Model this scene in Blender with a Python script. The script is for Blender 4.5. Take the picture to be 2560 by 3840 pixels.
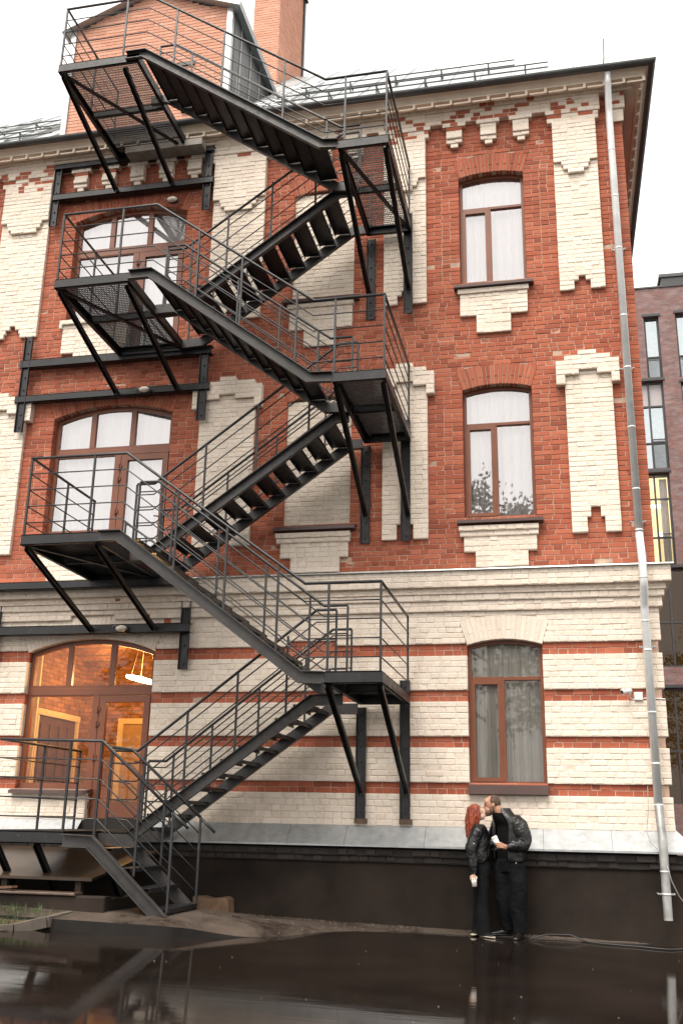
import bpy, math, random
from mathutils import Vector, Matrix, noise
R = random.Random(7)
scene = bpy.context.scene
for o in list(bpy.data.objects): bpy.data.objects.remove(o)

# ------------------------------------------------------------------ camera
F_PX, YAW, PITCH, ROLL = 3749.95, 0.215778, 0.300357, 0.0196967
cam_d = bpy.data.cameras.new('camera'); cam = bpy.data.objects.new('camera', cam_d)
scene.collection.objects.link(cam); scene.camera = cam
cam_d.sensor_fit = 'VERTICAL'; cam_d.sensor_height = 36.0; cam_d.lens = F_PX / 3840 * 36
cam_d.clip_start = 0.1; cam_d.clip_end = 3000
fw = Vector((-math.sin(YAW) * math.cos(PITCH), math.cos(YAW) * math.cos(PITCH), math.sin(PITCH)))
r0 = Vector((math.cos(YAW), math.sin(YAW), 0)); u0 = r0.cross(fw)
rt = math.cos(ROLL) * r0 + math.sin(ROLL) * u0; up = -math.sin(ROLL) * r0 + math.cos(ROLL) * u0
CAM = Vector((0, -15, 1.45))
cam.matrix_world = Matrix(((rt.x, up.x, -fw.x, CAM.x), (rt.y, up.y, -fw.y, CAM.y), (rt.z, up.z, -fw.z, CAM.z), (0, 0, 0, 1)))

# ------------------------------------------------------------------ overcast sky, soft sun, exposure
SUN_ELEV, SUN_AZ = math.radians(60), math.radians(200)     # azimuth clockwise from +Y: behind the camera, a little to the left
world = bpy.data.worlds.new('World'); scene.world = world; world.use_nodes = True
wn = world.node_tree.nodes; wl = world.node_tree.links
bg = wn['Background']
sky = wn.new('ShaderNodeTexSky'); sky.sky_type = 'NISHITA'; sky.sun_disc = False
sky.sun_elevation = SUN_ELEV; sky.sun_rotation = SUN_AZ; sky.air_density = 1.0; sky.dust_density = 4.0; sky.ozone_density = 1.0
hs = wn.new('ShaderNodeHueSaturation'); hs.inputs['Saturation'].default_value = 0.12
wl.new(sky.outputs[0], hs.inputs['Color'])
wm = wn.new('ShaderNodeMix'); wm.data_type = 'RGBA'; wm.blend_type = 'MULTIPLY'; wm.inputs[0].default_value = 1.0
wl.new(hs.outputs[0], wm.inputs[6]); wm.inputs[7].default_value = (1.0, 0.965, 0.93, 1)
ovc = wn.new('ShaderNodeMix'); ovc.data_type = 'RGBA'; ovc.inputs[0].default_value = 0.8       # thick even cloud
wl.new(wm.outputs[2], ovc.inputs[6]); ovc.inputs[7].default_value = (4.45, 4.24, 4.0, 1)
wl.new(ovc.outputs[2], bg.inputs['Color']); bg.inputs['Strength'].default_value = 0.13
sd = bpy.data.lights.new('sun', 'SUN'); sun = bpy.data.objects.new('sun', sd); scene.collection.objects.link(sun)
sd.energy = 1.3; sd.angle = math.radians(38); sd.color = (1.0, 0.93, 0.84)
sun_dir = Vector((math.sin(SUN_AZ) * math.cos(SUN_ELEV), math.cos(SUN_AZ) * math.cos(SUN_ELEV), math.sin(SUN_ELEV)))
sun.rotation_euler = sun_dir.to_track_quat('Z', 'Y').to_euler()
sun.location = sun_dir * 60
scene.view_settings.view_transform = 'Standard'; scene.view_settings.look = 'None'
scene.view_settings.gamma = 1.0; scene.view_settings.use_curve_mapping = False
scene.view_settings.exposure = 1.72
scene.render.engine = 'CYCLES'

# ------------------------------------------------------------------ helpers
COL = scene.collection
class MB:
    """collects quads and tubes, then becomes ONE mesh object"""
    def __init__(s): s.v = []; s.f = []; s.t = []
    def add(s, vs, fs, tint=None):
        b = len(s.v); s.v += [tuple(v) for v in vs]; s.f += [tuple(i + b for i in f) for f in fs]
        if tint is not None: s.t += [tint] * len(vs)
    def box(s, x0, x1, y0, y1, z0, z1, tint=None):
        s.add([(x0, y0, z0), (x1, y0, z0), (x1, y1, z0), (x0, y1, z0), (x0, y0, z1), (x1, y0, z1), (x1, y1, z1), (x0, y1, z1)],
              [(0, 3, 2, 1), (4, 5, 6, 7), (0, 1, 5, 4), (1, 2, 6, 5), (2, 3, 7, 6), (3, 0, 4, 7)], tint)
    def bevbox(s, x0, x1, y0, y1, z0, z1, b=0.006):
        for a in ((x0 + b, x1 - b, y0, y1, z0 + b, z1 - b),): pass
        ring = lambda i, y: [(x0 + i, y, z0 + i), (x1 - i, y, z0 + i), (x1 - i, y, z1 - i), (x0 + i, y, z1 - i)]
        vs = ring(b, y0) + ring(0, y0 + b) + ring(0, y1 - b) + ring(b, y1)
        fs = [(0, 1, 2, 3), (15, 14, 13, 12)]
        for k in range(3):
            for i in range(4):
                j = (i + 1) % 4; fs.append((k * 4 + j, k * 4 + i, k * 4 + 4 + i, k * 4 + 4 + j))
        s.add(vs, fs)
    def bar(s, p, q, w, h, upv=(0, 0, 1)):
        p = Vector(p); q = Vector(q); d = (q - p).normalized(); u = Vector(upv); a = d.cross(u)
        if a.length < 1e-4: a = d.cross(Vector((1, 0, 0)))
        a.normalize(); u = a.cross(d); a = a * w / 2; u = u * h / 2
        s.add([p - a - u, p + a - u, p + a + u, p - a + u, q - a - u, q + a - u, q + a + u, q - a + u],
              [(3, 2, 1, 0), (4, 5, 6, 7), (0, 1, 5, 4), (1, 2, 6, 5), (2, 3, 7, 6), (3, 0, 4, 7)])
    def tube(s, pts, r, n=8, cap=True):
        pts = [Vector(p) for p in pts]; rr = r if isinstance(r, (list, tuple)) else [r] * len(pts)
        b = len(s.v); prev = None
        for i, p in enumerate(pts):
            t = (pts[min(i + 1, len(pts) - 1)] - pts[max(i - 1, 0)]).normalized()
            if 0 < i < len(pts) - 1:
                d1 = (p - pts[i - 1]).normalized(); d2 = (pts[i + 1] - p).normalized()
                t = (d1 + d2).normalized() if (d1 + d2).length > 1e-5 else d1
                st = 1 / max(0.5, math.sqrt(max(0.01, (1 + d1.dot(d2)) / 2)))
            else: st = 1
            if prev is None:
                a = t.orthogonal().normalized()
            else:
                a = prev - t * prev.dot(t); a.normalize()
            prev = a; c = t.cross(a)
            bend = (pts[i + 1] - p).normalized() - (p - pts[i - 1]).normalized() if 0 < i < len(pts) - 1 else Vector((0, 0, 0))
            if bend.length > 1e-4: bend.normalize()
            for k in range(n):
                an = 2 * math.pi * k / n; off = (a * math.cos(an) + c * math.sin(an)) * rr[i]
                if st > 1 and bend.length > 0: off += bend * off.dot(bend) * (st - 1)
                s.v.append(tuple(p + off))
        for i in range(len(pts) - 1):
            for k in range(n):
                j = (k + 1) % n; s.f.append((b + i * n + k, b + i * n + j, b + (i + 1) * n + j, b + (i + 1) * n + k))
        if cap:
            s.f.append(tuple(b + k for k in range(n))[::-1]); e = b + (len(pts) - 1) * n; s.f.append(tuple(e + k for k in range(n)))
    def loft(s, rings, n=16):
        """rings: (centre, axis1, axis2) vectors carrying their radii"""
        b = len(s.v)
        for c, a1, a2 in rings:
            for k in range(n):
                an = 2 * math.pi * k / n; s.v.append(tuple(Vector(c) + Vector(a1) * math.cos(an) + Vector(a2) * math.sin(an)))
        for i in range(len(rings) - 1):
            for k in range(n):
                j = (k + 1) % n; s.f.append((b + i * n + k, b + i * n + j, b + (i + 1) * n + j, b + (i + 1) * n + k))
        s.f.append(tuple(b + k for k in range(n))[::-1]); e = b + (len(rings) - 1) * n; s.f.append(tuple(e + k for k in range(n)))
    def prism(s, poly, y0, y1):
        """poly: (x, z) outline, extruded along y"""
        n = len(poly); s.add([(x, y0, z) for x, z in poly] + [(x, y1, z) for x, z in poly],
              [tuple(range(n)), tuple(range(2 * n - 1, n - 1, -1))] + [((i + 1) % n, i, n + i, n + (i + 1) % n) for i in range(n)])
    def frame(s, outer, inner, y0, y1):
        n = len(outer)
        vs = [(x, y0, z) for x, z in outer] + [(x, y0, z) for x, z in inner] + [(x, y1, z) for x, z in outer] + [(x, y1, z) for x, z in inner]
        fs = []
        for i in range(n):
            j = (i + 1) % n
            fs += [(i, j, n + j, n + i), (n + i, n + j, 3 * n + j, 3 * n + i), (j, i, 2 * n + i, 2 * n + j), (2 * n + j, 2 * n + i, 3 * n + i, 3 * n + j)]
        s.add(vs, fs)
    def ball(s, c, rx, ry, rz, n=12, m=8, rot=None):
        c = Vector(c); vs = [Vector((0, 0, -rz))]; fs = []
        for i in range(1, m):
            ph = -math.pi / 2 + math.pi * i / m
            for k in range(n):
                an = 2 * math.pi * k / n; vs.append(Vector((rx * math.cos(ph) * math.cos(an), ry * math.cos(ph) * math.sin(an), rz * math.sin(ph))))
        vs.append(Vector((0, 0, rz))); L = len(vs) - 1
        for k in range(n):
            j = (k + 1) % n; fs.append((0, 1 + j, 1 + k)); fs.append((L, L - n + k, L - n + j))
            for i in range(m - 2): fs.append((1 + i * n + k, 1 + i * n + j, 1 + (i + 1) * n + j, 1 + (i + 1) * n + k))
        if rot is not None: vs = [rot @ v for v in vs]
        s.add([c + v for v in vs], fs)
    def mesh(s, name, mat=None, smooth=False):
        me = bpy.data.meshes.new(name); me.from_pydata(s.v, [], s.f)
        if s.t and len(s.t) == len(s.v):
            at = me.attributes.new('tint', 'FLOAT', 'POINT'); at.data.foreach_set('value', s.t)
        if mat: me.materials.append(mat)
        if smooth: me.polygons.foreach_set('use_smooth', [True] * len(me.polygons))
        me.update(); return me
    def build(s, name, mat, parent=None, smooth=False, kind=None, loc=None):
        if loc is not None:
            l = Vector(loc); s.v = [tuple(Vector(v) - l) for v in s.v]
        return link(name, s.mesh(name, mat, smooth), parent, kind, loc)
def link(name, me, parent=None, kind=None, loc=None):
    o = bpy.data.objects.new(name, me); COL.objects.link(o)
    if parent is not None: o.parent = parent
    if loc is not None:
        o.location = Vector(loc) - (Vector(parent['org']) if parent is not None and 'org' in parent else Vector((0, 0, 0)))
    if kind: o['kind'] = kind
    return o
def tag(o, label, cat, group=None, kind=None):
    o['label'] = label
    if cat: o['category'] = cat
    if group: o['group'] = group
    if kind: o['kind'] = kind
    return o
def thing(name, label, cat, group=None):
    o = bpy.data.objects.new(name, None); o.empty_display_size = 0.2; COL.objects.link(o); return tag(o, label, cat, group)
def struct(o, label, cat): return tag(o, label, cat, kind='structure')
def remesh(mb, voxel, smooth_it=6, disp=0.0, freq=12.0, amp_dir=None):
    """one continuous skin over overlapping lofts"""
    me = mb.mesh('tmp'); o = bpy.data.objects.new('tmp', me); COL.objects.link(o)
    m = o.modifiers.new('r', 'REMESH'); m.mode = 'VOXEL'; m.voxel_size = voxel
    if smooth_it:
        sm = o.modifiers.new('s', 'SMOOTH'); sm.iterations = smooth_it; sm.factor = 0.5
    dg = bpy.context.evaluated_depsgraph_get(); dg.update()
    me2 = bpy.data.meshes.new_from_object(o.evaluated_get(dg)); bpy.data.objects.remove(o); bpy.data.meshes.remove(me)
    if disp:
        me2.update(); nrm = [v.normal.copy() for v in me2.vertices]
        for v, n in zip(me2.vertices, nrm):
            c = v.co; d = noise.noise(Vector((c.x * freq, c.y * freq, c.z * freq * 0.6))) + 0.5 * noise.noise(Vector((c.x * freq * 2.3, c.y * freq * 2.3, c.z * freq * 1.9)))
            v.co = c + n * d * disp
    me2.polygons.foreach_set('use_smooth', [True] * len(me2.polygons)); me2.update(); return me2

# ------------------------------------------------------------------ materials
def mat_new(name):
    m = bpy.data.materials.new(name); m.use_nodes = True; nt = m.node_tree
    return m, nt.nodes, nt.links, nt.nodes['Principled BSDF']
def tex(n, l, kind, scale, detail=4, rough=0.6, coord='Object', vec_scale=None):
    tc = n.new('ShaderNodeTexCoord'); src = tc.outputs[coord]
    if vec_scale:
        mp = n.new('ShaderNodeMapping'); mp.inputs['Scale'].default_value = vec_scale; l.new(src, mp.inputs['Vector']); src = mp.outputs[0]
    t = n.new(kind); l.new(src, t.inputs['Vector']); t.inputs['Scale'].default_value = scale
    if kind == 'ShaderNodeTexNoise': t.inputs['Detail'].default_value = detail; t.inputs['Roughness'].default_value = rough
    return t
def ramp(n, l, src, stops):
    r = n.new('ShaderNodeValToRGB'); cr = r.color_ramp
    while len(cr.elements) < len(stops): cr.elements.new(0.5)
    for e, (p, c) in zip(cr.elements, stops): e.position = p; e.color = (*c, 1) if len(c) == 3 else c
    l.new(src, r.inputs['Fac']); return r
def mixc(n, l, a, b, fac, mode='MIX'):
    m = n.new('ShaderNodeMix'); m.data_type = 'RGBA'; m.blend_type = mode
    for k, s in ((0, fac), (6, a), (7, b)):
        if hasattr(s, 'links'): l.new(s, m.inputs[k])
        else: m.inputs[k].default_value = s if k == 0 else (*s, 1)
    return m.outputs[2]
def bump(n, l, h, strength, dist, b):
    bp = n.new('ShaderNodeBump'); bp.inputs['Strength'].default_value = strength; bp.inputs['Distance'].default_value = dist
    l.new(h, bp.inputs['Height']); l.new(bp.outputs[0], b.inputs['Normal']); return bp
def simple(name, col, rough=0.5, metal=0.0, var=0.25, nscale=6.0, bmp=0.15, bdist=0.003, spec=None):
    m, n, l, b = mat_new(name); t = tex(n, l, 'ShaderNodeTexNoise', nscale, 5)
    r = ramp(n, l, t.outputs['Fac'], [(0.3, tuple(c * (1 - var) for c in col)), (0.7, tuple(min(1, c * (1 + var)) for c in col))])
    l.new(r.outputs[0], b.inputs['Base Color']); b.inputs['Roughness'].default_value = rough; b.inputs['Metallic'].default_value = metal
    if spec is not None: b.inputs['Specular IOR Level'].default_value = spec
    if bmp:
        t2 = tex(n, l, 'ShaderNodeTexNoise', nscale * 9, 3); bump(n, l, t2.outputs['Fac'], bmp, bdist, b)
    return m
def brick_mat(name, cols, rough=0.9, dirt=(0.12, 0.06, 0.045), chip=None, chip_amt=0.7, streak=0.25):
    m, n, l, b = mat_new(name)
    a = n.new('ShaderNodeAttribute'); a.attribute_name = 'tint'
    base = ramp(n, l, a.outputs['Fac'], [(i / max(1, len(cols) - 1), c) for i, c in enumerate(cols)]).outputs[0]
    t = tex(n, l, 'ShaderNodeTexNoise', 1.1, 6, 0.65); d = ramp(n, l, t.outputs['Fac'], [(0.45, (0, 0, 0)), (0.78, (streak, streak, streak))])
    base = mixc(n, l, base, dirt, d.outputs[0])
    ts = tex(n, l, 'ShaderNodeTexNoise', 2.6, 7, 0.72, vec_scale=(1.6, 1.6, .28)); ds = ramp(n, l, ts.outputs['Fac'], [(0.52, (0, 0, 0)), (0.74, (streak * 1.3,) * 3)])
    base = mixc(n, l, base, dirt, ds.outputs[0])
    t2 = tex(n, l, 'ShaderNodeTexNoise', 38, 5, 0.7)
    g = ramp(n, l, t2.outputs['Fac'], [(0.3, (0.88, 0.88, 0.88)), (0.7, (1.09, 1.09, 1.09))])
    base = mixc(n, l, base, g.outputs[0], 1.0, 'MULTIPLY')
    if chip:
        t3 = tex(n, l, 'ShaderNodeTexNoise', 26, 6, 0.75); c = ramp(n, l, t3.outputs['Fac'], [(chip_amt, (0, 0, 0)), (chip_amt + 0.03, (1, 1, 1))])
        base = mixc(n, l, base, chip, c.outputs[0])
    l.new(base, b.inputs['Base Color']); b.inputs['Roughness'].default_value = rough; b.inputs['Specular IOR Level'].default_value = 0.25
    t4 = tex(n, l, 'ShaderNodeTexNoise', 55, 5, 0.7); bump(n, l, t4.outputs['Fac'], 0.7, 0.006, b)
    return m
M = {}
M['red_brick'] = brick_mat('red_brick', [(0.27, 0.074, 0.044), (0.37, 0.104, 0.058), (0.41, 0.119, 0.066), (0.45, 0.145, 0.084), (0.34, 0.092, 0.052)], chip=(0.46, 0.36, 0.29), chip_amt=0.735)
M['paint_brick'] = brick_mat('painted_brick', [(0.73, 0.63, 0.53), (0.78, 0.685, 0.585), (0.81, 0.72, 0.62), (0.75, 0.655, 0.555)], rough=0.7, dirt=(0.45, 0.37, 0.29), chip=(0.36, 0.20, 0.14), chip_amt=0.715, streak=0.34)
M['mortar'] = simple('mortar', (0.44, 0.31, 0.235), 0.95, var=0.3, nscale=9, bmp=0.5)
M['paint_joint'] = simple('painted_joint', (0.69, 0.59, 0.49), 0.85, var=0.2, nscale=14, bmp=0.5)
M['plinth_brick'] = brick_mat('plinth_brick', [(0.022, 0.018, 0.017), (0.034, 0.028, 0.025), (0.048, 0.039, 0.034), (0.028, 0.024, 0.021)], rough=0.75, dirt=(0.02, 0.017, 0.016), chip=(0.20, 0.045, 0.025), chip_amt=0.77)
M['pink_brick'] = brick_mat('pink_brick', [(0.58, 0.29, 0.20), (0.64, 0.335, 0.235), (0.55, 0.265, 0.18), (0.67, 0.38, 0.28)], dirt=(0.35, 0.16, 0.1), streak=0.15)
M['pink_mortar'] = simple('pale_mortar', (0.58, 0.42, 0.33), 0.95, var=0.15)
def steel_mat(name, c, rust):
    m, n, l, b = mat_new(name)
    t = tex(n, l, 'ShaderNodeTexNoise', 3.0, 8, 0.7); r = ramp(n, l, t.outputs['Fac'], [(0.35, tuple(k * 0.75 for k in c)), (0.65, tuple(k * 1.35 for k in c))])
    t2 = tex(n, l, 'ShaderNodeTexNoise', 7.0, 8, 0.75); rr = ramp(n, l, t2.outputs['Fac'], [(rust, (0, 0, 0)), (rust + 0.05, (1, 1, 1))])
    base = mixc(n, l, r.outputs[0], (0.11, 0.055, 0.03), rr.outputs[0])
    t6 = tex(n, l, 'ShaderNodeTexNoise', 16, 6, .75, vec_scale=(1.4, 1.4, .5)); r6 = ramp(n, l, t6.outputs['Fac'], [(.62, (0, 0, 0)), (.70, (.75,) * 3)])      # scuffed paint
    l.new(mixc(n, l, base, (0.10, 0.10, 0.105), r6.outputs[0]), b.inputs['Base Color'])
    t3 = tex(n, l, 'ShaderNodeTexNoise', 11, 4); q = ramp(n, l, t3.outputs['Fac'], [(0.3, (0.28,) * 3), (0.7, (0.55,) * 3)])
    l.new(q.outputs[0], b.inputs['Roughness']); b.inputs['Specular IOR Level'].default_value = 0.42
    t4 = tex(n, l, 'ShaderNodeTexNoise', 60, 3); bump(n, l, t4.outputs['Fac'], 0.25, 0.003, b); return m
M['steel'] = steel_mat('painted_steel', (0.012, 0.0125, 0.014), 0.62)
M['steel_rail'] = steel_mat('railing_steel', (0.020, 0.021, 0.023), 0.64)
M['stringer'] = steel_mat('worn_steel_painted_sheen', (0.040, 0.038, 0.037), 0.60)  # paler grey puts the wet sky sheen into the colour; extra rust is wear
M['frame'] = simple('brown_window_frame', (0.175, 0.054, 0.023), 0.4, var=0.15, nscale=2, bmp=0.05)
M['sill'] = simple('brown_sill_metal', (0.085, 0.05, 0.045), 0.3, var=0.12, nscale=3, bmp=0.05)
M['galv'] = simple('galvanised_metal', (0.38, 0.395, 0.40), 0.36, 0.45, var=0.16, nscale=9, bmp=0.12)
M['pipe_zinc'] = simple('bright_zinc_pipe', (0.66, 0.67, 0.67), 0.32, 0.2, var=0.12, nscale=5, bmp=0.05)
M['flash_dark'] = simple('worn_zinc', (0.42, 0.42, 0.41), 0.42, 0.6, var=0.25, nscale=8, bmp=0.1)
M['roof'] = simple('roof_sheet', (0.40, 0.44, 0.45), 0.34, 0.45, var=0.12, nscale=1.5, bmp=0.05)
M['gutter'] = simple('gutter_metal', (0.07, 0.072, 0.072), 0.45, 0.3, var=0.25, nscale=5)
M['cornice'] = simple('cream_cornice_paint', (0.74, 0.63, 0.51), 0.6, var=0.1, nscale=3, bmp=0.1)
M['plinth'] = simple('dark_plinth_render', (0.022, 0.0160, 0.0125), 0.75, var=0.5, nscale=1.0, bmp=0.3, spec=0.15)
M['concrete'] = simple('concrete', (0.27, 0.25, 0.22), 0.9, var=0.25, nscale=6, bmp=0.5)
M['white_plastic'] = simple('white_plastic', (0.75, 0.74, 0.71), 0.4, var=0.05, bmp=0)
M['black_rubber'] = simple('black_cable', (0.02, 0.02, 0.02), 0.5, bmp=0)
M['grey_cable'] = simple('grey_cable', (0.25, 0.25, 0.25), 0.5, bmp=0)
def glass_mat(name, refl, tint, wav=0.0012, rough=0.012, trans=(1, 1, 1)):
    m = bpy.data.materials.new(name); m.use_nodes = True; n = m.node_tree.nodes; l = m.node_tree.links
    n.remove(n['Principled BSDF']); out = n['Material Output']
    tr = n.new('ShaderNodeBsdfTransparent'); tr.inputs[0].default_value = (*trans, 1)
    gl = n.new('ShaderNodeBsdfGlossy'); gl.inputs['Color'].default_value = (*tint, 1); gl.inputs['Roughness'].default_value = rough
    t = tex(n, l, 'ShaderNodeTexNoise', 1.3, 2); bp = n.new('ShaderNodeBump'); bp.inputs['Strength'].default_value = wav; bp.inputs['Distance'].default_value = 0.3
    l.new(t.outputs['Fac'], bp.inputs['Height']); l.new(bp.outputs[0], gl.inputs['Normal'])
    lw = n.new('ShaderNodeFresnel'); lw.inputs['IOR'].default_value = 1.5
    mr = n.new('ShaderNodeMapRange'); mr.inputs['From Min'].default_value = 0.04; mr.inputs['From Max'].default_value = 1; mr.inputs['To Min'].default_value = refl; mr.inputs['To Max'].default_value = 1
    l.new(lw.outputs[0], mr.inputs['Value'])
    mx = n.new('ShaderNodeMixShader'); l.new(mr.outputs[0], mx.inputs[0]); l.new(tr.outputs[0], mx.inputs[1]); l.new(gl.outputs[0], mx.inputs[2]); l.new(mx.outputs[0], out.inputs['Surface'])
    return m
M['pane'] = glass_mat('coated_window_glass', 0.33, (0.98, 0.98, 1.0))
M['pane_clear'] = glass_mat('clear_window_glass', 0.035, (1, 1, 1))
M['pane_curtain'] = glass_mat('window_glass', 0.055, (1, 1, 1))
# ------------------------------------------------------------------ the ground
XC = 1.475                                   # right-hand corner of the facade
def yard_z(x): return -0.010 - 0.025 * max(-9.0, min(6.0, x))
def sstep(a, b, x):
    t = max(0.0, min(1.0, (x - a) / (b - a))); return t * t * (3 - 2 * t)
def wet_mat():
    m, n, l, b = mat_new('wet_asphalt')
    t = tex(n, l, 'ShaderNodeTexNoise', 0.8, 6); r = ramp(n, l, t.outputs['Fac'], [(0.3, (0.008, 0.0056, 0.0043)), (0.7, (0.019, 0.0135, 0.0105))])
    l.new(r.outputs[0], b.inputs['Base Color'])
    t5 = tex(n, l, 'ShaderNodeTexNoise', 0.45, 5, 0.6); q = ramp(n, l, t5.outputs['Fac'], [(0.40, (0.022,) * 3), (0.64, (0.12,) * 3)])
    l.new(q.outputs[0], b.inputs['Roughness']); b.inputs['IOR'].default_value = 1.33; b.inputs['Specular IOR Level'].default_value = 0.5
    t2 = tex(n, l, 'ShaderNodeTexNoise', 3.0, 3, 0.5, vec_scale=(0.35, 2.2, 1)); b1 = n.new('ShaderNodeBump'); b1.inputs['Strength'].default_value = 0.035; b1.inputs['Distance'].default_value = 0.02
    l.new(t2.outputs['Fac'], b1.inputs['Height'])
    t3 = tex(n, l, 'ShaderNodeTexNoise', 90, 2); b2 = n.new('ShaderNodeBump'); b2.inputs['Strength'].default_value = 0.02; b2.inputs['Distance'].default_value = 0.004
    l.new(t3.outputs['Fac'], b2.inputs['Height']); l.new(b1.outputs[0], b2.inputs['Normal']); l.new(b2.outputs[0], b.inputs['Normal'])
    return m
M['wet'] = wet_mat()
def damp_mat():
    m, n, l, b = mat_new('damp_pale_asphalt')
    t = tex(n, l, 'ShaderNodeTexNoise', 1.3, 7, .7); r = ramp(n, l, t.outputs['Fac'], [(0.34, (0.024, 0.017, 0.013)), (0.48, (0.062, 0.045, 0.034)), (0.66, (0.100, 0.076, 0.059))])
    t2 = tex(n, l, 'ShaderNodeTexNoise', 70, 4, .8); g = ramp(n, l, t2.outputs['Fac'], [(.3, (.6,) * 3), (.7, (1.35,) * 3)]); l.new(mixc(n, l, r.outputs[0], g.outputs[0], 1.0, 'MULTIPLY'), b.inputs['Base Color'])
    q = ramp(n, l, t.outputs['Fac'], [(.36, (.16,) * 3), (.52, (.85,) * 3)]); l.new(q.outputs[0], b.inputs['Roughness']); b.inputs['Specular IOR Level'].default_value = .3
    bump(n, l, t2.outputs['Fac'], 1.0, .014, b); return m
M['dry'] = damp_mat()
mb = MB()
xs = [-400, -60, -20] + [-9 + k * 0.5 for k in range(31)] + [20, 60, 400]; ys = [-400, -80, -30, -15, -10, -6, -4, -3, -2, -1, 0, 6, 30, 100, 400]
nx = len(xs)
for y in ys:
    for x in xs: mb.v.append((x, y, yard_z(x)))
for j in range(len(ys) - 1):
    for i in range(nx - 1): mb.f.append((j * nx + i, j * nx + i + 1, (j + 1) * nx + i + 1, (j + 1) * nx + i))
struct(mb.build('ground', M['wet'], smooth=True), 'dark wet asphalt yard mirroring the building', 'ground')
# the pale strip of drier asphalt that swells up along the wall and under the stair foot
def edge_y(x):
    pts = [(-9, -3.08), (-7, -3.08), (-5.2, -3.02), (-4.6, -2.96), (-4.3, -2.70), (-3.9, -2.40), (-3.45, -2.0), (-3.2, -1.4), (-2.8, -0.85), (-2.0, -0.55), (-1.2, -0.42), (0.2, -0.30), (1.05, -0.13)]
    for (a, b), (c, d) in zip(pts, pts[1:]):
        if a <= x <= c: return b + (d - b) * (x - a) / (c - a)
    return pts[-1][1]
def edge_at(x): return edge_y(x) + (0.10 if x > -4.4 else .015) * noise.noise(Vector((x * 1.7, 3, 1))) + (.05 if x > -4.4 else .012) * noise.noise(Vector((x * 5.1, 3, 7)))
def apron_z(x, y):
    e = edge_at(x); d = y - e
    if d < -.002: return yard_z(x) - 0.03
    hump = 0.175 * max(0., min(1., (-3.1 - x) / 1.6)) * max(0., min(1., -y / 1.35))
    soft = sstep(-4.6, -3.7, x); lip = 1 - soft * (1 - max(0., min(1., d / .25)))
    return yard_z(x) + lip * (.02 + hump * (.60 + .40 * max(0., min(1., d / .5)))) + 0.014 * sstep(-0.6, -0.1, y) + 0.0015 + 0.003 * noise.noise(Vector((x * 3, y * 3, 0)))
mb = MB(); NX, NY = 170, 60
for j in range(NY + 1):
    for i in range(NX + 1):
        x = -9 + 10.08 * i / NX; e = edge_at(x); y = e + (-.06 - e) * (j / NY) ** 1.4; mb.v.append((x, y, apron_z(x, y)))
for j in range(NY):
    for i in range(NX): mb.f.append((j * (NX + 1) + i, j * (NX + 1) + i + 1, (j + 1) * (NX + 1) + i + 1, (j + 1) * (NX + 1) + i))
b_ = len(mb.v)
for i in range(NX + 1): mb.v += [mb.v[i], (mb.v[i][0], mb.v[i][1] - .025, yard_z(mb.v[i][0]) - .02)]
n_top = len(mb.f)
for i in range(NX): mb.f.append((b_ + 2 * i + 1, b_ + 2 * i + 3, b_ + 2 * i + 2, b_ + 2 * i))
pav = mb.build('pavement', M['dry'], smooth=True); pav.data.materials.append(simple('dark_asphalt_edge', (0.006, 0.0045, 0.0036), 0.6, var=.4, nscale=7, bmp=.5, spec=.2))
for p_ in pav.data.polygons:                                           # the little drop to the yard is coloured much darker
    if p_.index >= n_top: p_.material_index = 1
struct(pav, 'pale drier asphalt strip along the foot of the wall', 'pavement')

# ------------------------------------------------------------------ the brick building
B = thing('brick_building', 'old red brick building with cream painted pilasters, bands and arched windows', 'building')
Z_TOP = 13.53
# rows of bricks: (z0, z1, courses, face y, colour); y < 0 stands proud
LOW = [(1.40, 1.857, 5, 0.0, 'w'), (1.857, 2.023, 2, .04, 'r'), (2.023, 2.519, 6, 0, 'w'), (2.519, 2.681, 2, .04, 'r'), (2.681, 3.185, 6, 0, 'w'),
       (3.185, 3.355, 2, .04, 'r'), (3.355, 3.865, 6, 0, 'w'), (3.865, 4.048, 2, .04, 'r'), (4.048, 4.535, 6, 0, 'w'), (4.535, 4.69, 2, -.05, 'w'),
       (4.69, 4.79, 1, -.085, 'w'), (4.79, 4.885, 1, -.115, 'w'), (4.885, 5.13, 3, -.19, 'w')]
XL = -11.2
WX0, WX1 = -1.322, -0.216; NX0, NX1 = -4.26, -3.152; AX0, AX1, AXM = -8.52, -6.305, -7.27
class Arch:
    def __init__(s, x0, x1, zb, zs, rise, col, y, nv, ring=0.36, blind=False, zb2=None):
        s.x0, s.x1, s.zb, s.zs, s.rise, s.col, s.y, s.nv, s.ring, s.blind, s.zb2 = x0, x1, zb, zs, rise, col, y, nv, ring, blind, zb2
        a = (x1 - x0) / 2; s.xc = (x0 + x1) / 2; s.R = (a * a + rise * rise) / (2 * rise); s.cz = zs + rise - s.R; s.al = math.asin(a / s.R)
    def top(s, x): return s.cz + math.sqrt(max(0, s.R ** 2 - (x - s.xc) ** 2))
    def span(s, z):                       # x-range free of ordinary bricks at height z
        if s.zs < z < s.cz + s.R + s.ring:
            d = z - s.cz; w = min(d * math.tan(s.al), math.sqrt(max(0, (s.R + s.ring) ** 2 - d * d))); return s.xc - w, s.xc + w
        return None
    def outline(s, inset=0.0, n=14, x0=None, x1=None, zb=None):
        x0 = s.x0 + inset if x0 is None else x0; x1 = s.x1 - inset if x1 is None else x1; zb = s.zb + inset if zb is None else zb
        pts = [(x0, zb), (x1, zb)]
        for k in range(n + 1):
            x = x1 + (x0 - x1) * k / n; pts.append((x, s.top(x) - inset))
        return pts
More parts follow.
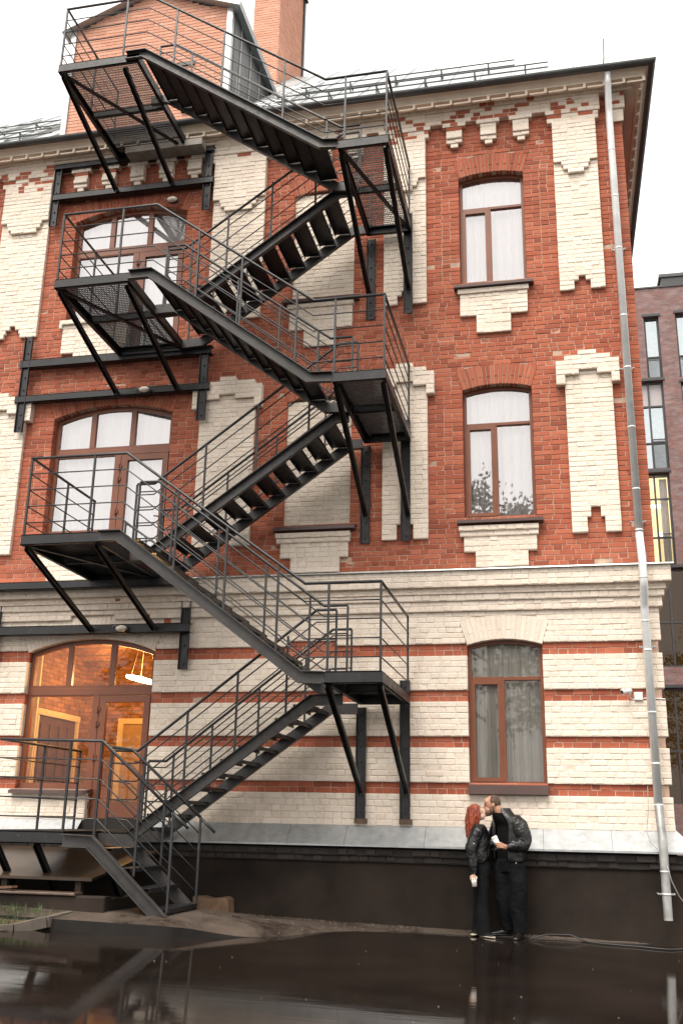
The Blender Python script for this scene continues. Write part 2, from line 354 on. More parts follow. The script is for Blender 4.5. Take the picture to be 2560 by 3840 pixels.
ARCH = [Arch(WX0, WX1, 2.0, 4.022, .085, 'w', 0.0, 17), Arch(WX0, WX1, 6.02, 8.180, .085, 'r', 0.0, 19), Arch(WX0, WX1, 10.11, 12.205, .075, 'r', 0.0, 19),
        Arch(NX0, NX1, 6.03, 8.180, .085, 'r', 0.0, 19, blind=True), Arch(NX0, NX1, 10.12, 12.205, .075, 'r', 0.0, 19, blind=True),
        Arch(AX0, AX1, 1.24, 4.022, .214, 'w', 0.0, 32, zb2=1.855), Arch(AX0, AX1, 5.26, 8.165, .205, 'r', 0.0, 34, zb2=6.03), Arch(AX0, AX1, 9.36, 12.180, .20, 'r', 0.0, 34, zb2=10.09)]
OV = []          # overlays: (x0, x1, z0, z1, y, colour)
def ov(x0, x1, z0, z1, y=-.065, c='w'): OV.append((x0, x1, z0, z1, y, c))
def pilaster(x0, x1):
    m = (x0 + x1) / 2; w = x1 - x0
    # upper storey
    ov(x0, x1, 9.93, Z_TOP); ov(x0, x0 + .24 * w / .72, 9.78, 9.94); ov(x1 - .24 * w / .72, x1, 9.78, 9.94)
    ov(m - .055, m + .055, 9.90, 10.04, 0, 'r'); ov(m - .13, m + .13, 9.70, 9.94, 0, 'r')
    ov(x0, x1, 12.215, Z_TOP, -.12); ov(x0 + .13, x1 - .13, 12.13, 12.22, -.12); ov(x0 + .155, x1 - .155, 12.04, 12.14, -.12); ov(x0 + .23, x1 - .23, 11.96, 12.05, -.12)
    ov(x0 - .10, x1 + .09, 13.20, Z_TOP, -.12); ov(x0 - .08, x1 + .06, 13.03, 13.20, -.10)
    # middle storey
    ov(x0, x1, 5.88, 8.50); ov(x0, x0 + .245 * w / .72, 5.715, 5.90); ov(x1 - .245 * w / .72, x1, 5.715, 5.90)
    ov(m - .072, m + .072, 5.88, 6.07, 0, 'r'); ov(m - .13, m + .13, 5.70, 5.90, 0, 'r')
    ov(x0 - .13, x1 + .12, 8.25, 8.52, -.13); ov(x0 - .13, x0 + .01, 8.11, 8.26, -.13); ov(x1 - .01, x1 + .12, 8.11, 8.26, -.13)
    ov(m - .14, m + .14, 8.24, 8.345, -.065); ov(x0 + .01, x1 - .01, 8.50, 8.60, -.13); ov(m - .14, m + .14, 8.58, 8.69, -.13)
pilaster(0.305, 1.03); pilaster(-2.62, -1.885); pilaster(-5.78, -4.80); pilaster(-10.03, -9.05)
def pedestal(x0, x1, top=True):
    m = (x0 + x1) / 2
    ov(x0 - .04, x1 + .02, 9.875, 9.97, -.10); ov(x0 - .005, x1 - .005, 9.55, 9.88); ov(x0 - .005, x0 + .265, 9.455, 9.56); ov(x1 - .28, x1 - .01, 9.455, 9.56); ov(x0 + .26, x1 - .285, 9.145, 9.56)
    ov(x0 - .085, x1 + .025, 5.79, 5.88, -.12); ov(x0 - .07, x1 + .02, 5.70, 5.80, -.09); ov(x0 - .01, x1 - .01, 5.46, 5.71); ov(x0 + .165, x1 - .145, 5.21, 5.47)
pedestal(WX0, WX1); pedestal(NX0, NX1)
ov(AX0 - .05, AXM, 9.93, 10.03, -.12); ov(AX0, AXM, 9.55, 9.94); ov(AX0, AX0 + .25, 9.45, 9.56); ov(AX0 + .25, AXM, 9.31, 9.56)
ov(AX0 - .05, AXM, 5.90, 5.99, -.12); ov(AX0, AXM, 5.46, 5.91); ov(AX0 + .2, AXM, 5.21, 5.47)
for a in ARCH:
    if a.blind: ov(a.x0, a.x1, a.zb, a.zs + .03, .055, 'w')
# corbel table under the eaves
PEND = [-1.375, -.78, -.22, -8.475, -7.9, -7.325, -6.75, -6.19, -4.30, -3.72, -3.14]
for cx in PEND:
    ov(cx - .065, cx + .065, 12.785, 12.86, -.075); ov(cx - .137, cx + .137, 12.86, 12.94, -.09); ov(cx - .137, cx + .137, 12.94, 13.03, -.12)
    ov(cx - .137, cx + .137, 13.03, 13.20, -.10); ov(cx - .20, cx + .20, 13.20, 13.285, -.12)
for a, b in ((-4.80, -2.62), (-1.885, .305), (-9.05, -5.78), (-11.2, -10.03)): ov(a, b, 13.285, Z_TOP, -.105)
ov(1.22, XC + .06, 13.20, Z_TOP, -.08); ov(1.33, XC + .03, 12.95, 13.20, -.055)
UP0, UPC, UPN = 5.21, 0.0808, 103
def up_layers(z):
    L = [(XL, XC, 0.0, 'r')]
    for o in OV:
        if o[2] <= z <= o[3]: L.append((o[0], o[1], o[4], o[5]))
    return L
def low_layers(z, y, c):
    L = [(XL, XC + max(0, -y) - max(0, y), y, c)]
    if 4.048 < z < 4.135: L.append((-4.28 + .22 * (z - 4.0) / .1, -3.15 - .22 * (z - 4.0) / .1, .03, 'r'))
    return L
def segments(z, layers):
    cuts = set()
    for l in layers: cuts.update((l[0], l[1]))
    holes = []
    for a in ARCH:
        if not a.blind:
            if a.zb2 is None:
                if a.zb < z <= a.zs: holes.append((a.x0, a.x1))
            else:
                if a.zb < z <= a.zs: holes.append((AXM if z < a.zb2 else a.x0, a.x1))
        sp = a.span(z)
        if sp: holes.append(sp)
    for h in holes: cuts.update(h)
    cs = sorted(cuts); out = []
    for x0, x1 in zip(cs, cs[1:]):
        if x1 - x0 < 1e-4: continue
        m = (x0 + x1) / 2; lay = None
        for l in layers:
            if l[0] <= m <= l[1]: lay = (l[2], l[3])
        if any(h[0] <= m <= h[1] for h in holes): lay = None
        if lay and out and out[-1][2] == lay and abs(out[-1][1] - x0) < 1e-4: out[-1][1] = x1
        elif lay: out.append([x0, x1, lay])
    return out
BR = []          # every brick: (x0, x1, y, z0, z1, colour)
mort = {'r': MB(), 'w': MB()}
JT = 0.010
def peel(x, z):
    if z > 13.1 and -1.9 < x < 0.9: return 0.40 if -1.6 < x < .5 else .2
    if z > 12.95 and -2.7 < x < -1.85: return 0.4
    if 12.75 < z < 13.35 and x < -9.0: return 0.38
    if 4.3 < z < 4.85 and -7.3 < x < -5.9: return 0.10
    if z > 13.1: return 0.10
    return 0.0
def fill(z0, z1, row, segs):
    stretch = row % 2 == 0
    for x0, x1, (y, c) in segs:
        mort[c].box(x0 + .002, x1 - .002, y + (.008 if c == 'r' else .006), .36, z0, z1)
        Lh = (.256 if stretch else .134); x = x0
        ph = (R.random() * .02) + (0.068 if not stretch else 0.0)
        first = Lh - ((x0 + 20 + ph) % Lh) if x1 - x0 > 1.2 else Lh
        if first < .06: first += Lh
        while x < x1 - 1e-4:
            w = first if first else (Lh if R.random() > (.34 if stretch else .12) else (.136 if stretch else .25)); first = None
            w *= R.uniform(.95, 1.05)
            if x1 - (x + w) < .07: w = x1 - x
            cc = c
            if c == 'w' and R.random() < peel(x, z0): cc = 'r'
            BR.append((x + (JT / 2 if x > x0 + .001 else 0), x + w - (JT / 2 if x + w < x1 - .001 else 0), y, z0 + JT / 2, z1 - JT / 2 + .002, cc, y == -.115 and 4.78 < z0 < 4.88))
            x += w
row = 0
for z0, z1, n, y, c in LOW:
    for k in range(n):
        a = z0 + (z1 - z0) * k / n; b = z0 + (z1 - z0) * (k + 1) / n; fill(a, b, row, segments((a + b) / 2, low_layers((a + b) / 2, y, c))); row += 1
for k in range(UPN):
    a = UP0 + UPC * k; b = min(a + UPC, Z_TOP)
    if b - a > .03: fill(a, b, row, segments((a + b) / 2, up_layers((a + b) / 2))); row += 1
# the tall soldier course under the cornice
x = XL
while x < XC + .10:
    w = .137; BR.append((x + .005, x + w - .005, -.135, Z_TOP + .004, 13.68, 'r' if (-1.1 < x < .2 and R.random() < .35) else 's', False)); x += w
mort['w'].box(XL, XC + .10, -.128, .36, Z_TOP, 13.70)
mort['w'].box(XL, XC - .01, .005, .36, 5.125, 5.212)

def brick_geo(mb, br, org=(0, 0, 0)):
    x0, x1, y, z0, z1, c, rnd = br
    t = R.random(); j = lambda a: R.uniform(-a, a); ox, oy, oz = org
    bv = .006 if not rnd else .028; dy = j(.0028 if c == 'r' else .0042); y += dy; dp = .13
    if c == 'w' or c == 's': bv *= 1.25
    if R.random() < .04: y += .006
    sh = [(x0 + j(.002), z0 + j(.0025)), (x1 + j(.002), z0 + j(.0025)), (x1 + j(.002), z1 + j(.002)), (x0 + j(.002), z1 + j(.002))]
    fr = [(sh[0][0] + bv, sh[0][1] + bv), (sh[1][0] - bv, sh[1][1] + bv), (sh[2][0] - bv, sh[2][1] - bv), (sh[3][0] + bv, sh[3][1] - bv)]
    vs = [(a - ox, y + j(.0012) - oy, b - oz) for a, b in fr] + [(a - ox, y + bv - oy, b - oz) for a, b in sh] + [(a - ox, y + dp - oy, b - oz) for a, b in sh]
    fs = [(0, 1, 2, 3)]
    for k in range(2):
        for i in range(4):
            q = (i + 1) % 4; fs.append((4 * k + q, 4 * k + i, 4 * k + 4 + i, 4 * k + 4 + q))
    mb.add(vs, fs, t)
wall = mort['r'].build('wall', M['mortar'], B)
mort['w'].build('painted_joints', M['paint_joint'], B)
def near(b): return (Vector(((b[0] + b[1]) / 2, b[2], (b[3] + b[4]) / 2)) - CAM).length
def hidden(b):
    x = (b[0] + b[1]) / 2; return not (-2.1 < x < 1.2) or (-1.34 < x < -.56 and b[3] < 1.87)
order = sorted((b for b in BR if not hidden(b)), key=near)[:300]; near_set = set(id(b) for b in order)
work = {'r': MB(), 'w': MB(), 's': MB()}
BM = {'r': M['red_brick'], 'w': M['paint_brick'], 's': M['paint_brick']}
for b in BR:
    if id(b) in near_set:
        m1 = MB(); org = ((b[0] + b[1]) / 2, b[2], b[3]); brick_geo(m1, b, org); link('brick', m1.mesh('brick', BM[b[5]]), wall, None, org)
    else: brick_geo(work[b[5]], b)
# voussoirs of every arch
for a in ARCH:
    ring = MB(); n = 20
    for k in range(n):
        a0 = -a.al + 2 * a.al * k / n; a1 = a0 + 2 * a.al / n; q = []
        for an, rr in ((a0, a.R), (a1, a.R), (a1, a.R + a.ring), (a0, a.R + a.ring)): q.append((a.xc + math.sin(an) * rr, a.cz + math.cos(an) * rr))
        ring.prism(q, a.y + (.009 if a.col == 'r' else .003), .36)
        q2 = [(a.xc + math.sin(an) * rr, a.cz + math.cos(an) * rr) for an, rr in ((a0 * 1.03, a.R + a.ring - .01), (a1 * 1.03, a.R + a.ring - .01), (a1 * 1.06, a.R + a.ring + .085), (a0 * 1.06, a.R + a.ring + .085))]; ring.prism(q2, a.y + .0115, .36)
    ring.build('arch', M['mortar'] if a.col == 'r' else M['paint_joint'], B)
    for k in range(a.nv):
        g = (.0045 if a.col == 'r' else .0035) / a.R; a0 = -a.al + 2 * a.al * k / a.nv + g; a1 = -a.al + 2 * a.al * (k + 1) / a.nv - g; t = R.random() if a.col == 'r' else .1 + .5 * R.random()
        parts = [(0, a.ring)] if k % 2 == 0 else [(0, a.ring * .36), (a.ring * .36 + .008, a.ring)]
        for r_0, r_1 in parts:
            o = []; i2 = []; yy = a.y - .002 + R.uniform(-.003, .003)
            for an, rr, e, s2 in ((a0, r_0, 1, 1), (a1, r_0, -1, 1), (a1, r_1, -1, -1), (a0, r_1, 1, -1)):
                rad = a.R + rr + R.uniform(-.003, .003); o.append((a.xc + math.sin(an) * rad, a.cz + math.cos(an) * rad))
                bq = .005 if a.col == 'r' else .006; an2 = an + e * bq / a.R; rad += s2 * bq; i2.append((a.xc + math.sin(an2) * rad, a.cz + math.cos(an2) * rad))
            work[a.col].add([(x, yy, z) for x, z in i2] + [(x, yy + .006, z) for x, z in o] + [(x, yy + .13, z) for x, z in o],
                [(0, 1, 2, 3)] + [(4 * k2 + (i + 1) % 4, 4 * k2 + i, 4 * k2 + 4 + i, 4 * k2 + 4 + (i + 1) % 4) for k2 in range(2) for i in range(4)], t)
work['r'].build('red_brickwork', M['red_brick'], B, kind='stuff')
wb = len(work['w'].v); work['w'].v += work['s'].v; work['w'].f += [tuple(i + wb for i in f) for f in work['s'].f]; work['w'].t += work['s'].t
work['w'].build('painted_brickwork', M['paint_brick'], B, kind='stuff')

# ------------------------------------------------------------------ body behind the facade, plinth, flashings
def body_brick():
    m, n, l, b = mat_new('side_wall_brick'); tc = n.new('ShaderNodeTexCoord'); mp = n.new('ShaderNodeMapping'); mp.inputs['Rotation'].default_value = (math.pi / 2, 0, math.pi / 2)
    l.new(tc.outputs['Object'], mp.inputs[0]); t = n.new('ShaderNodeTexBrick'); l.new(mp.outputs[0], t.inputs['Vector']); t.inputs['Scale'].default_value = 1
    t.inputs['Brick Width'].default_value = .27; t.inputs['Row Height'].default_value = .081; t.inputs['Mortar Size'].default_value = .006
    t.inputs['Color1'].default_value = (.33, .07, .035, 1); t.inputs['Color2'].default_value = (.26, .055, .03, 1); t.inputs['Mortar'].default_value = (.4, .29, .22, 1)
    l.new(t.outputs['Color'], b.inputs['Base Color']); b.inputs['Roughness'].default_value = .9; bump(n, l, t.outputs['Fac'], .5, -.01, b); return m
M['body'] = body_brick()
mb = MB()
mb.box(-16.3, XL + .01, 0.0, 12, 0, 13.7); mb.box(XL, -10.6, .37, 12, 0, 13.7); mb.box(-5.8, XC - .004, .37, 12, 0, 13.7)
mb.box(-10.6, -5.8, .37, 12, 4.9, 13.7); mb.box(-10.6, -5.8, 4.4, 12, 0, 4.9); mb.box(-10.6, -5.8, .37, 4.4, 0, 1.22)
mb.box(-10.59, -9.1, .369, .6, 1.2, 4.95)
mb.build('inner_wall', M['body'], B)
mb = MB(); mb.box(-16, XC + .12, -.12, .36, -.4, .91); mb.build('plinth', M['plinth'], B)
mb = MB(); pj = MB()
for z0, z1, y in ((.912, .995, -.165), (.998, 1.085, -.20)):
    pj.box(XL, XC - y - .01, y + .008, .3, z0 - .003, z1 + .003); x = XL
    while x < XC - y:
        w = R.choice((.137, .137, .26)); x2 = min(x + w, XC - y); brick_geo(mb, (x + .006, x2 - .004, y + R.uniform(-.008, .008), z0 + .006, z1 - .004, 'r', False)); x += w
mb.build('plinth_brickwork', M['plinth_brick'], B, kind='stuff'); pj.box(XL, XC, .012, .3, 1.08, 1.43); pj.build('plinth_joints', simple('dark_joint', (.02, .017, .015), .9), B)
def sweep(profile, name, mat, parent, x_left=XL, y_back=11.0, smooth=False):
    """profile (p, z): p metres out from the wall; runs along the front and round the right-hand corner"""
    m = MB(); n = len(profile)
    for p, z in profile: m.v += [(x_left, -p, z), (XC + p, -p, z), (XC + p, y_back, z)]
    for i in range(n):
        j = (i + 1) % n; m.f += [(3 * i, 3 * i + 1, 3 * j + 1, 3 * j), (3 * i + 1, 3 * i + 2, 3 * j + 2, 3 * j + 1)]
    return m.build(name, mat, parent, smooth)
# sloping zinc over the plinth: one sheet after another
xj = [-10.9, -8.55, -5.55, -3.95, -3.1, -1.95, -.30, .62, XC]
for i, (a, b) in enumerate(zip(xj, xj[1:])):
    if True:
        m = MB(); e = .002 * (i % 2); last = b == XC; rx = b + (.27 if last else -.004); rt_ = b + (.0 if last else -.004)
        if a < -6.3 and b > -7.3 and b < -5: # the door opening interrupts the sheet
            for aa, bb in ((a, -7.30), (-6.3, b)):
                if bb == b: m.build('plinth_flashing', M['galv'], B); m = MB()
                m.add([(aa, .03, 1.43), (bb, .03, 1.43), (bb, -.27 - e, 1.145), (aa, -.27 - e, 1.145), (bb, -.27 - e, 1.118), (aa, -.27 - e, 1.118)], [(3, 2, 1, 0), (5, 4, 2, 3)])
        else:
            m.add([(a, .03, 1.43), (rt_, .03, 1.43), (rx, -.27 - e, 1.145), (a, -.27 - e, 1.145), (rx, -.27 - e, 1.118), (a, -.27 - e, 1.118)], [(3, 2, 1, 0), (5, 4, 2, 3)])
        if last: m.add([(rt_, .03, 1.43), (rx, -.27, 1.145), (rx, 11, 1.145), (rt_, 11, 1.43), (rx, -.27, 1.118), (rx, 11, 1.118)], [(0, 1, 2, 3), (1, 4, 5, 2)])
        m.build('plinth_flashing', M['galv'], B)
sweep([(-.02, 5.21), (.225, 5.150), (.235, 5.130), (.225, 5.128), (.0, 5.135)], 'ledge_flashing', M['flash_dark'], B)
# painted brick bands go round the corner as plain returns
for z0, z1, n, y, c in LOW:
    p = max(.0, -y) - max(0, y); m = MB(); m.box(XC - .2, XC + p - .004, .02, 11, z0 + .003, z1 - .003); m.build('side_band', M['paint_joint'] if c == 'w' else M['mortar'], B)

# ------------------------------------------------------------------ eaves
cor = sweep([(.0, 13.68), (.10, 13.68), (.125, 13.62), (.27, 13.615), (.285, 13.575), (.345, 13.575), (.35, 13.595), (.385, 13.63), (.43, 13.665), (.455, 13.675), (.455, 13.71), (.0, 13.76)], 'cornice', M['cornice'], B)
x = -10.95; tooth = MB()
tooth.box(-.148, .148, -.350, -.305, 13.478, 13.508); tooth.box(.105, .148, -.356, -.300, 13.478, 13.573)
tme = tooth.mesh('dentil', M['cornice'])
while x < XC + .33:
    link('dentil', tme, cor, None, (x, 0, 0)); x += .325
tm2 = MB(); tm2.box(XC + .302, XC + .352, -.128, .128, 13.478, 13.512); tm2.box(XC + .300, XC + .356, -.024, .024, 13.478, 13.573); tme2 = tm2.mesh('dentil', M['cornice'])
for k in range(26): link('dentil', tme2, cor, None, (0, .0 + .325 * k, 0))
g = [(.44 + .075 * math.cos(t) + .06, 13.735 + .075 * math.sin(t)) for t in [math.pi + math.pi * k / 8 for k in range(9)]]
gut = sweep(g + [(p + (.004 if p > .5 else -.004) * -1, z + .004) for p, z in g[::-1]], 'gutter', M['gutter'], B, smooth=False)
# ------------------------------------------------------------------ roof: 45 degree sheet-metal hip roof, pan after pan
E0, ZE, RY = -.47, 13.70, 5.9
roof = MB(); xe = XC + .47; xw = -16.77; t_ = RY - E0
roof.add([(xw, E0, ZE), (xe, E0, ZE), (xe - t_, RY, ZE + t_), (xw + t_, RY, ZE + t_), (xe, 2 * RY - E0, ZE), (xw, 2 * RY - E0, ZE)], [(0, 1, 2, 3), (1, 4, 2), (4, 5, 3, 2), (5, 0, 3)])
roof = roof.build('roof', M['roof'], B)
x = -15.5
while x < xe - .1:
    x2 = min(x + .56, xe - .02)
    la = min(t_, xe - x); lb = min(t_, xe - x2)
    if x < xw + t_: la = min(la, x - xw); lb = min(lb, x2 - xw)
    if la > .05:
        m = MB(); o = .006 + .004 * R.random(); h_ = .035
        P_ = lambda xx, s, u: (xx, E0 + s - u * .707, ZE + s + u * .707)
        m.add([P_(x + .004, 0, o), P_(x2 - .004, 0, o), P_(x2 - .004, lb, o), P_(x + .004, la, o), P_(x + .004, 0, h_), P_(x + .004, la, h_), P_(x + .016, 0, h_), P_(x + .016, la, h_), P_(x + .016, 0, o), P_(x + .016, la, o)],
              [(0, 1, 2, 3), (0, 3, 5, 4), (4, 5, 7, 6), (6, 7, 9, 8)])
        m.build('roof_panel', M['roof'], roof)
    x += .56
def guard(s, x0, x1, hgt, nrail):
    br = MB(); xx = x0
    P_ = lambda xx, s, u: Vector((xx, E0 + s - u * .2, ZE + s + u))
    for k in range(int((x1 - x0) / .9) + 1):
        m = MB(); q = x0 + .9 * k; m.bar(P_(q, s, 0), P_(q, s, hgt), .03, .01); m.bar(P_(q, s + .25, 0), P_(q, s, hgt * .9), .03, .01); m.build('snow_guard_bracket', M['gutter'], roof)
    for r_ in range(nrail):
        m = MB(); u = hgt * (1 - .45 * r_); m.tube([P_(x0 - .1, s, u), P_(x1 + .1, s, u)], .014, 6); m.build('snow_guard_rail', M['gutter'], roof)
guard(.55, -4.6, .2, .20, 2); guard(.55, -14.5, -9.4, .20, 2); guard(1.5, -4.4, -.4, .22, 2); guard(1.7, -14.0, -9.5, .22, 2)
for x0 in (-10.3, -11.9, -5.35, -4.95):             # roof ladders lying on the sheets
    lad = MB()
    for dx in (0, .38): lad.bar((x0 + dx, E0 + .5, ZE + .58), (x0 + dx, E0 + 3.6, ZE + 3.68), .03, .04)
    for k in range(11): s = .6 + .28 * k; lad.bar((x0, E0 + s, ZE + s + .08), (x0 + .38, E0 + s, ZE + s + .08), .02, .02)
    lad.build('roof_ladder', M['galv'], roof)
rod = MB(); rod.tube([(1.19, -.42, 13.72), (1.22, -.44, 13.95), (1.235, -.42, 14.38)], .012, 6)
tag(rod.build('lightning_rod', M['gutter']), 'thin dark rod standing on the eaves above the downpipe', 'rod')

# ------------------------------------------------------------------ roof house of pink brick, and the chimney
def brick_face(mb, mo, xa, xb, za, zb_f, y, dirv='x', c=.075, L=.26):
    """bricks on a plane: along x (y const) or along y (x const = y argument)"""
    z = za; r = 0
    while z < max(zb_f(xa), zb_f(xb), zb_f((xa + xb) / 2)) - .02:
        x = xa - (r % 2) * L / 2
        while x < xb:
            a = max(x, xa) + .005; b = min(x + L, xb) - .005
            if b - a > .03 and z + c < zb_f((a + b) / 2) + .03:
                t = R.random(); d = R.uniform(-.002, .002)
                if dirv == 'x': q = lambda u, w_, v: (u, y + d + w_, v)
                else: q = lambda u, w_, v: (y - d - w_, u, v)
                z0, z1 = z + .005, z + c - .005; e = .005
                vs = [q(a + e, 0, z0 + e), q(b - e, 0, z0 + e), q(b - e, 0, z1 - e), q(a + e, 0, z1 - e), q(a, .006, z0), q(b, .006, z0), q(b, .006, z1), q(a, .006, z1), q(a, .03, z0), q(b, .03, z0), q(b, .03, z1), q(a, .03, z1)]
                mb.add(vs, [(0, 1, 2, 3)] + [(4 * k + (i + 1) % 4, 4 * k + i, 4 * k + 4 + i, 4 * k + 4 + (i + 1) % 4) for k in range(2) for i in range(4)], t)
            x += L
        z += c; r += 1
HX0, HX1, HP = -9.12, -5.70, -7.41
hz = lambda x: 16.78 + .66 * (1 - abs(x - HP) / (HX1 - HP)) if HX0 <= x <= HX1 else 16.7
m = MB(); m.prism([(HX0, 13.9), (HX1, 13.9), (HX1, 16.74), (HP, 17.40), (HX0, 16.74)], .108, 3.2); house = m.build('roof_house', M['pink_mortar'], B)
m = MB(); brick_face(m, None, HX0 + .09, HX1 - .09, 14.15, hz, .10); m.build('roof_house_brickwork', M['pink_brick'], house, kind='stuff')
m = MB(); m.box(HX1 - .10, HX1 + .012, .06, .2, 14.3, 16.8); m.build('corner_trim', M['galv'], house); m = MB(); m.box(HX0 - .012, HX0 + .10, .06, .2, 14.0, 16.8); m.build('corner_trim', M['galv'], house)
m = MB(); m.box(HX1 + .001, HX1 + .03, .2, 3.2, 14.0, 16.76); m.build('side_cladding', M['gutter'], house)
for k in range(4):
    m = MB(); m.box(HX1 + .03, HX1 + .05, .55 + .62 * k, .58 + .62 * k, 14.0, 16.76); m.build('cladding_seam', M['galv'], house)
for a, b in (((HX0 - .18, 16.70), (HP, 17.46)), ((HX1 + .18, 16.70), (HP, 17.46))):
    m = MB(); dx, dz = b[0] - a[0], b[1] - a[1]; L_ = math.hypot(dx, dz); nx_, nz_ = -dz / L_ * .09, dx / L_ * .09
    if nz_ < 0: nx_, nz_ = -nx_, -nz_
    m.prism([a, b, (b[0], b[1] + .1), (a[0] + nx_, a[1] + nz_)] if a[0] < b[0] else [b, a, (a[0] + nx_, a[1] + nz_), (b[0], b[1] + .1)], -.06, 3.4); m.build('gable_roof', M['galv'], house)
m = MB(); m.box(-6.76, -6.42, .07, .16, 15.55, 15.62); m.box(-6.80, -6.74, .07, .16, 15.30, 15.62); m.build('lamp_bracket', M['steel'], house)
m = MB(); m.box(-6.62, -6.2, .04, .13, 14.45, 14.95); m.build('vent', M['steel'], house)
CX0, CX1, CY = -6.87, -6.17, 4.7
m = MB(); m.box(CX0 + .008, CX1 - .008, CY + .008, CY + 2.2, 17.5, 23.6); chim = m.build('chimney', M['pink_mortar'], B)
m = MB(); brick_face(m, None, CX0, CX1, 18.55, lambda x: 23.6, CY); brick_face(m, None, CY, CY + 2.2, 18.55, lambda x: 23.6, CX1, 'y'); m.build('chimney_brickwork', M['pink_brick'], chim, kind='stuff')
m = MB(); m.prism([(CX0 - .1, 23.55), (CX1 + .12, 23.55), ((CX0 + CX1) / 2, 23.9)], CY - .1, CY + 2.3); m.build('chimney_cap', M['gutter'], chim)
m = MB(); m.box(CX1 - .02, CX1 + .05, CY + 2.15, CY + 2.28, 19.5, 23.6); m.build('chimney_trim', M['gutter'], chim); m = MB(); m.box(CX0 - .05, CX1 + .05, CY - .04, CY + .04, 18.35, 18.6); m.build('chimney_flashing', M['gutter'], chim)
# ------------------------------------------------------------------ windows and glazed doors
FY = .13                                    # face of the frames, set back in the reveal
M['curtain_white'] = simple('white_net_curtain', (.82, .79, .78), .9, var=.05, nscale=2, bmp=0)
M['curtain_grey'] = simple('grey_green_curtain', (.56, .54, .48), .9, var=.1, nscale=2, bmp=0)
M['dark_room'] = simple('dark_room', (.05, .045, .04), .9, bmp=0)
def curtain(x0, x1, z0, z1, y, mat, parent, folds, amp=.03, gap=None):
    m = MB(); n = 90
    for k in range(n + 1):
        u = k / n; x = x0 + (x1 - x0) * u
        yy = y + amp * math.sin(u * folds * 6.28 + 1.3 * math.sin(u * 9.1)) + amp * .4 * math.sin(u * folds * 15.1 + 2)
        m.v += [(x, yy, z0), (x + .004 * math.sin(k), yy * .6 + y * .4, z1)]
    for k in range(n): m.f.append((2 * k, 2 * k + 2, 2 * k + 3, 2 * k + 1))
    return m.build('curtain', mat, parent, smooth=True)
def rect(x0, x1, z0, z1): return [(x0, z0), (x1, z0), (x1, z1), (x0, z1)]
def member(m, x0, x1, z0, z1, y0=FY, y1=FY + .07): m.bevbox(x0, x1, y0, y1, z0, z1, .006)
def casement(a, zt, pane_mat, cur_mat, sill):
    x0, x1 = a.x0 + .004, a.x1 - .004; fr = MB()
    zb = a.zb + .004
    o = a.outline(.004); i_ = a.outline(.052)
    fr.frame(o, i_, FY, FY + .09)
    xm = x0 + .50
    member(fr, x0 + .05, x1 - .05, zt - .025, zt + .03, FY - .004); member(fr, xm - .025, xm + .03, zb + .05, zt - .02, FY - .005)
    # opening sash on the left
    sx0, sx1, sz0, sz1 = x0 + .045, xm - .02, zb + .045, zt - .02
    fr.frame(rect(sx0, sx1, sz0, sz1), rect(sx0 + .05, sx1 - .05, sz0 + .055, sz1 - .06), FY - .012, FY + .05)
    w = fr.build('window', M['frame'], B)
    m = MB(); m.add([(x, FY + .04, z) for x, z in a.outline(.05, zb=zt + .02)], [tuple(range(17))]); m.build('pane', pane_mat, w)
    for q in (rect(sx0 + .045, sx1 - .045, sz0 + .05, sz1 - .055), rect(xm + .02, x1 - .045, zb + .045, zt - .02)):
        m = MB(); m.add([(x, FY + .036, z) for x, z in q], [(0, 1, 2, 3)]); m.build('pane', pane_mat, w)
    if cur_mat: curtain(x0 + .02, x1 - .02, zb, a.zs + a.rise, FY + .17, cur_mat, w, 7, .022)
    m = MB(); m.box(x0 - .01, x1 + .01, .352, .365, a.zb - .1, a.zs + .1); m.build('room_backing', M['dark_room'], w)
    s0, s1, zf, dep = sill
    m = MB(); m.add([(s0, -dep, zf), (s1, -dep, zf), (s1, -dep, zf - sill_h), (s0, -dep, zf - sill_h), (s0, FY + .01, a.zb + .012), (s1, FY + .01, a.zb + .012), (s0, 0.02, zf - sill_h), (s1, .02, zf - sill_h)],
            [(3, 2, 1, 0), (0, 1, 5, 4), (3, 0, 4, 6), (1, 2, 7, 5), (2, 3, 6, 7)]); m.build('sill', M['sill'], w)
    for k in (.2, .5, .8):
        mm = MB(); xx = x0 + (x1 - x0) * k; mm.box(xx - .02, xx + .02, FY - .006, FY, zb + .014, zb + .026); mm.build('drain_cap', M['gutter'], w)
    return w
sill_h = .125; casement(ARCH[0], 3.53, M['pane_curtain'], M['curtain_grey'], (WX0 - .01, WX1 + .01, 1.99, .10))
sill_h = .045; casement(ARCH[1], 7.61, M['pane'], M['curtain_white'], (WX0 - .11, WX1 + .10, 5.935, .16)); casement(ARCH[2], 11.63, M['pane'], M['curtain_white'], (WX0 - .10, WX1 + .10, 10.035, .15))
for zf in (5.935, 10.035):                                           # sills of the two blind windows
    m = MB(); m.add([(NX0 - .12, -.16, zf), (NX1 + .11, -.16, zf), (NX1 + .11, -.16, zf - .045), (NX0 - .12, -.16, zf - .045), (NX0 - .12, .06, zf + .09), (NX1 + .11, .06, zf + .09), (NX0 - .12, .0, zf - .045), (NX1 + .11, 0, zf - .045)],
            [(3, 2, 1, 0), (0, 1, 5, 4), (3, 0, 4, 6), (1, 2, 7, 5), (2, 3, 6, 7)]); m.build('blind_window_sill', M['sill'], B)
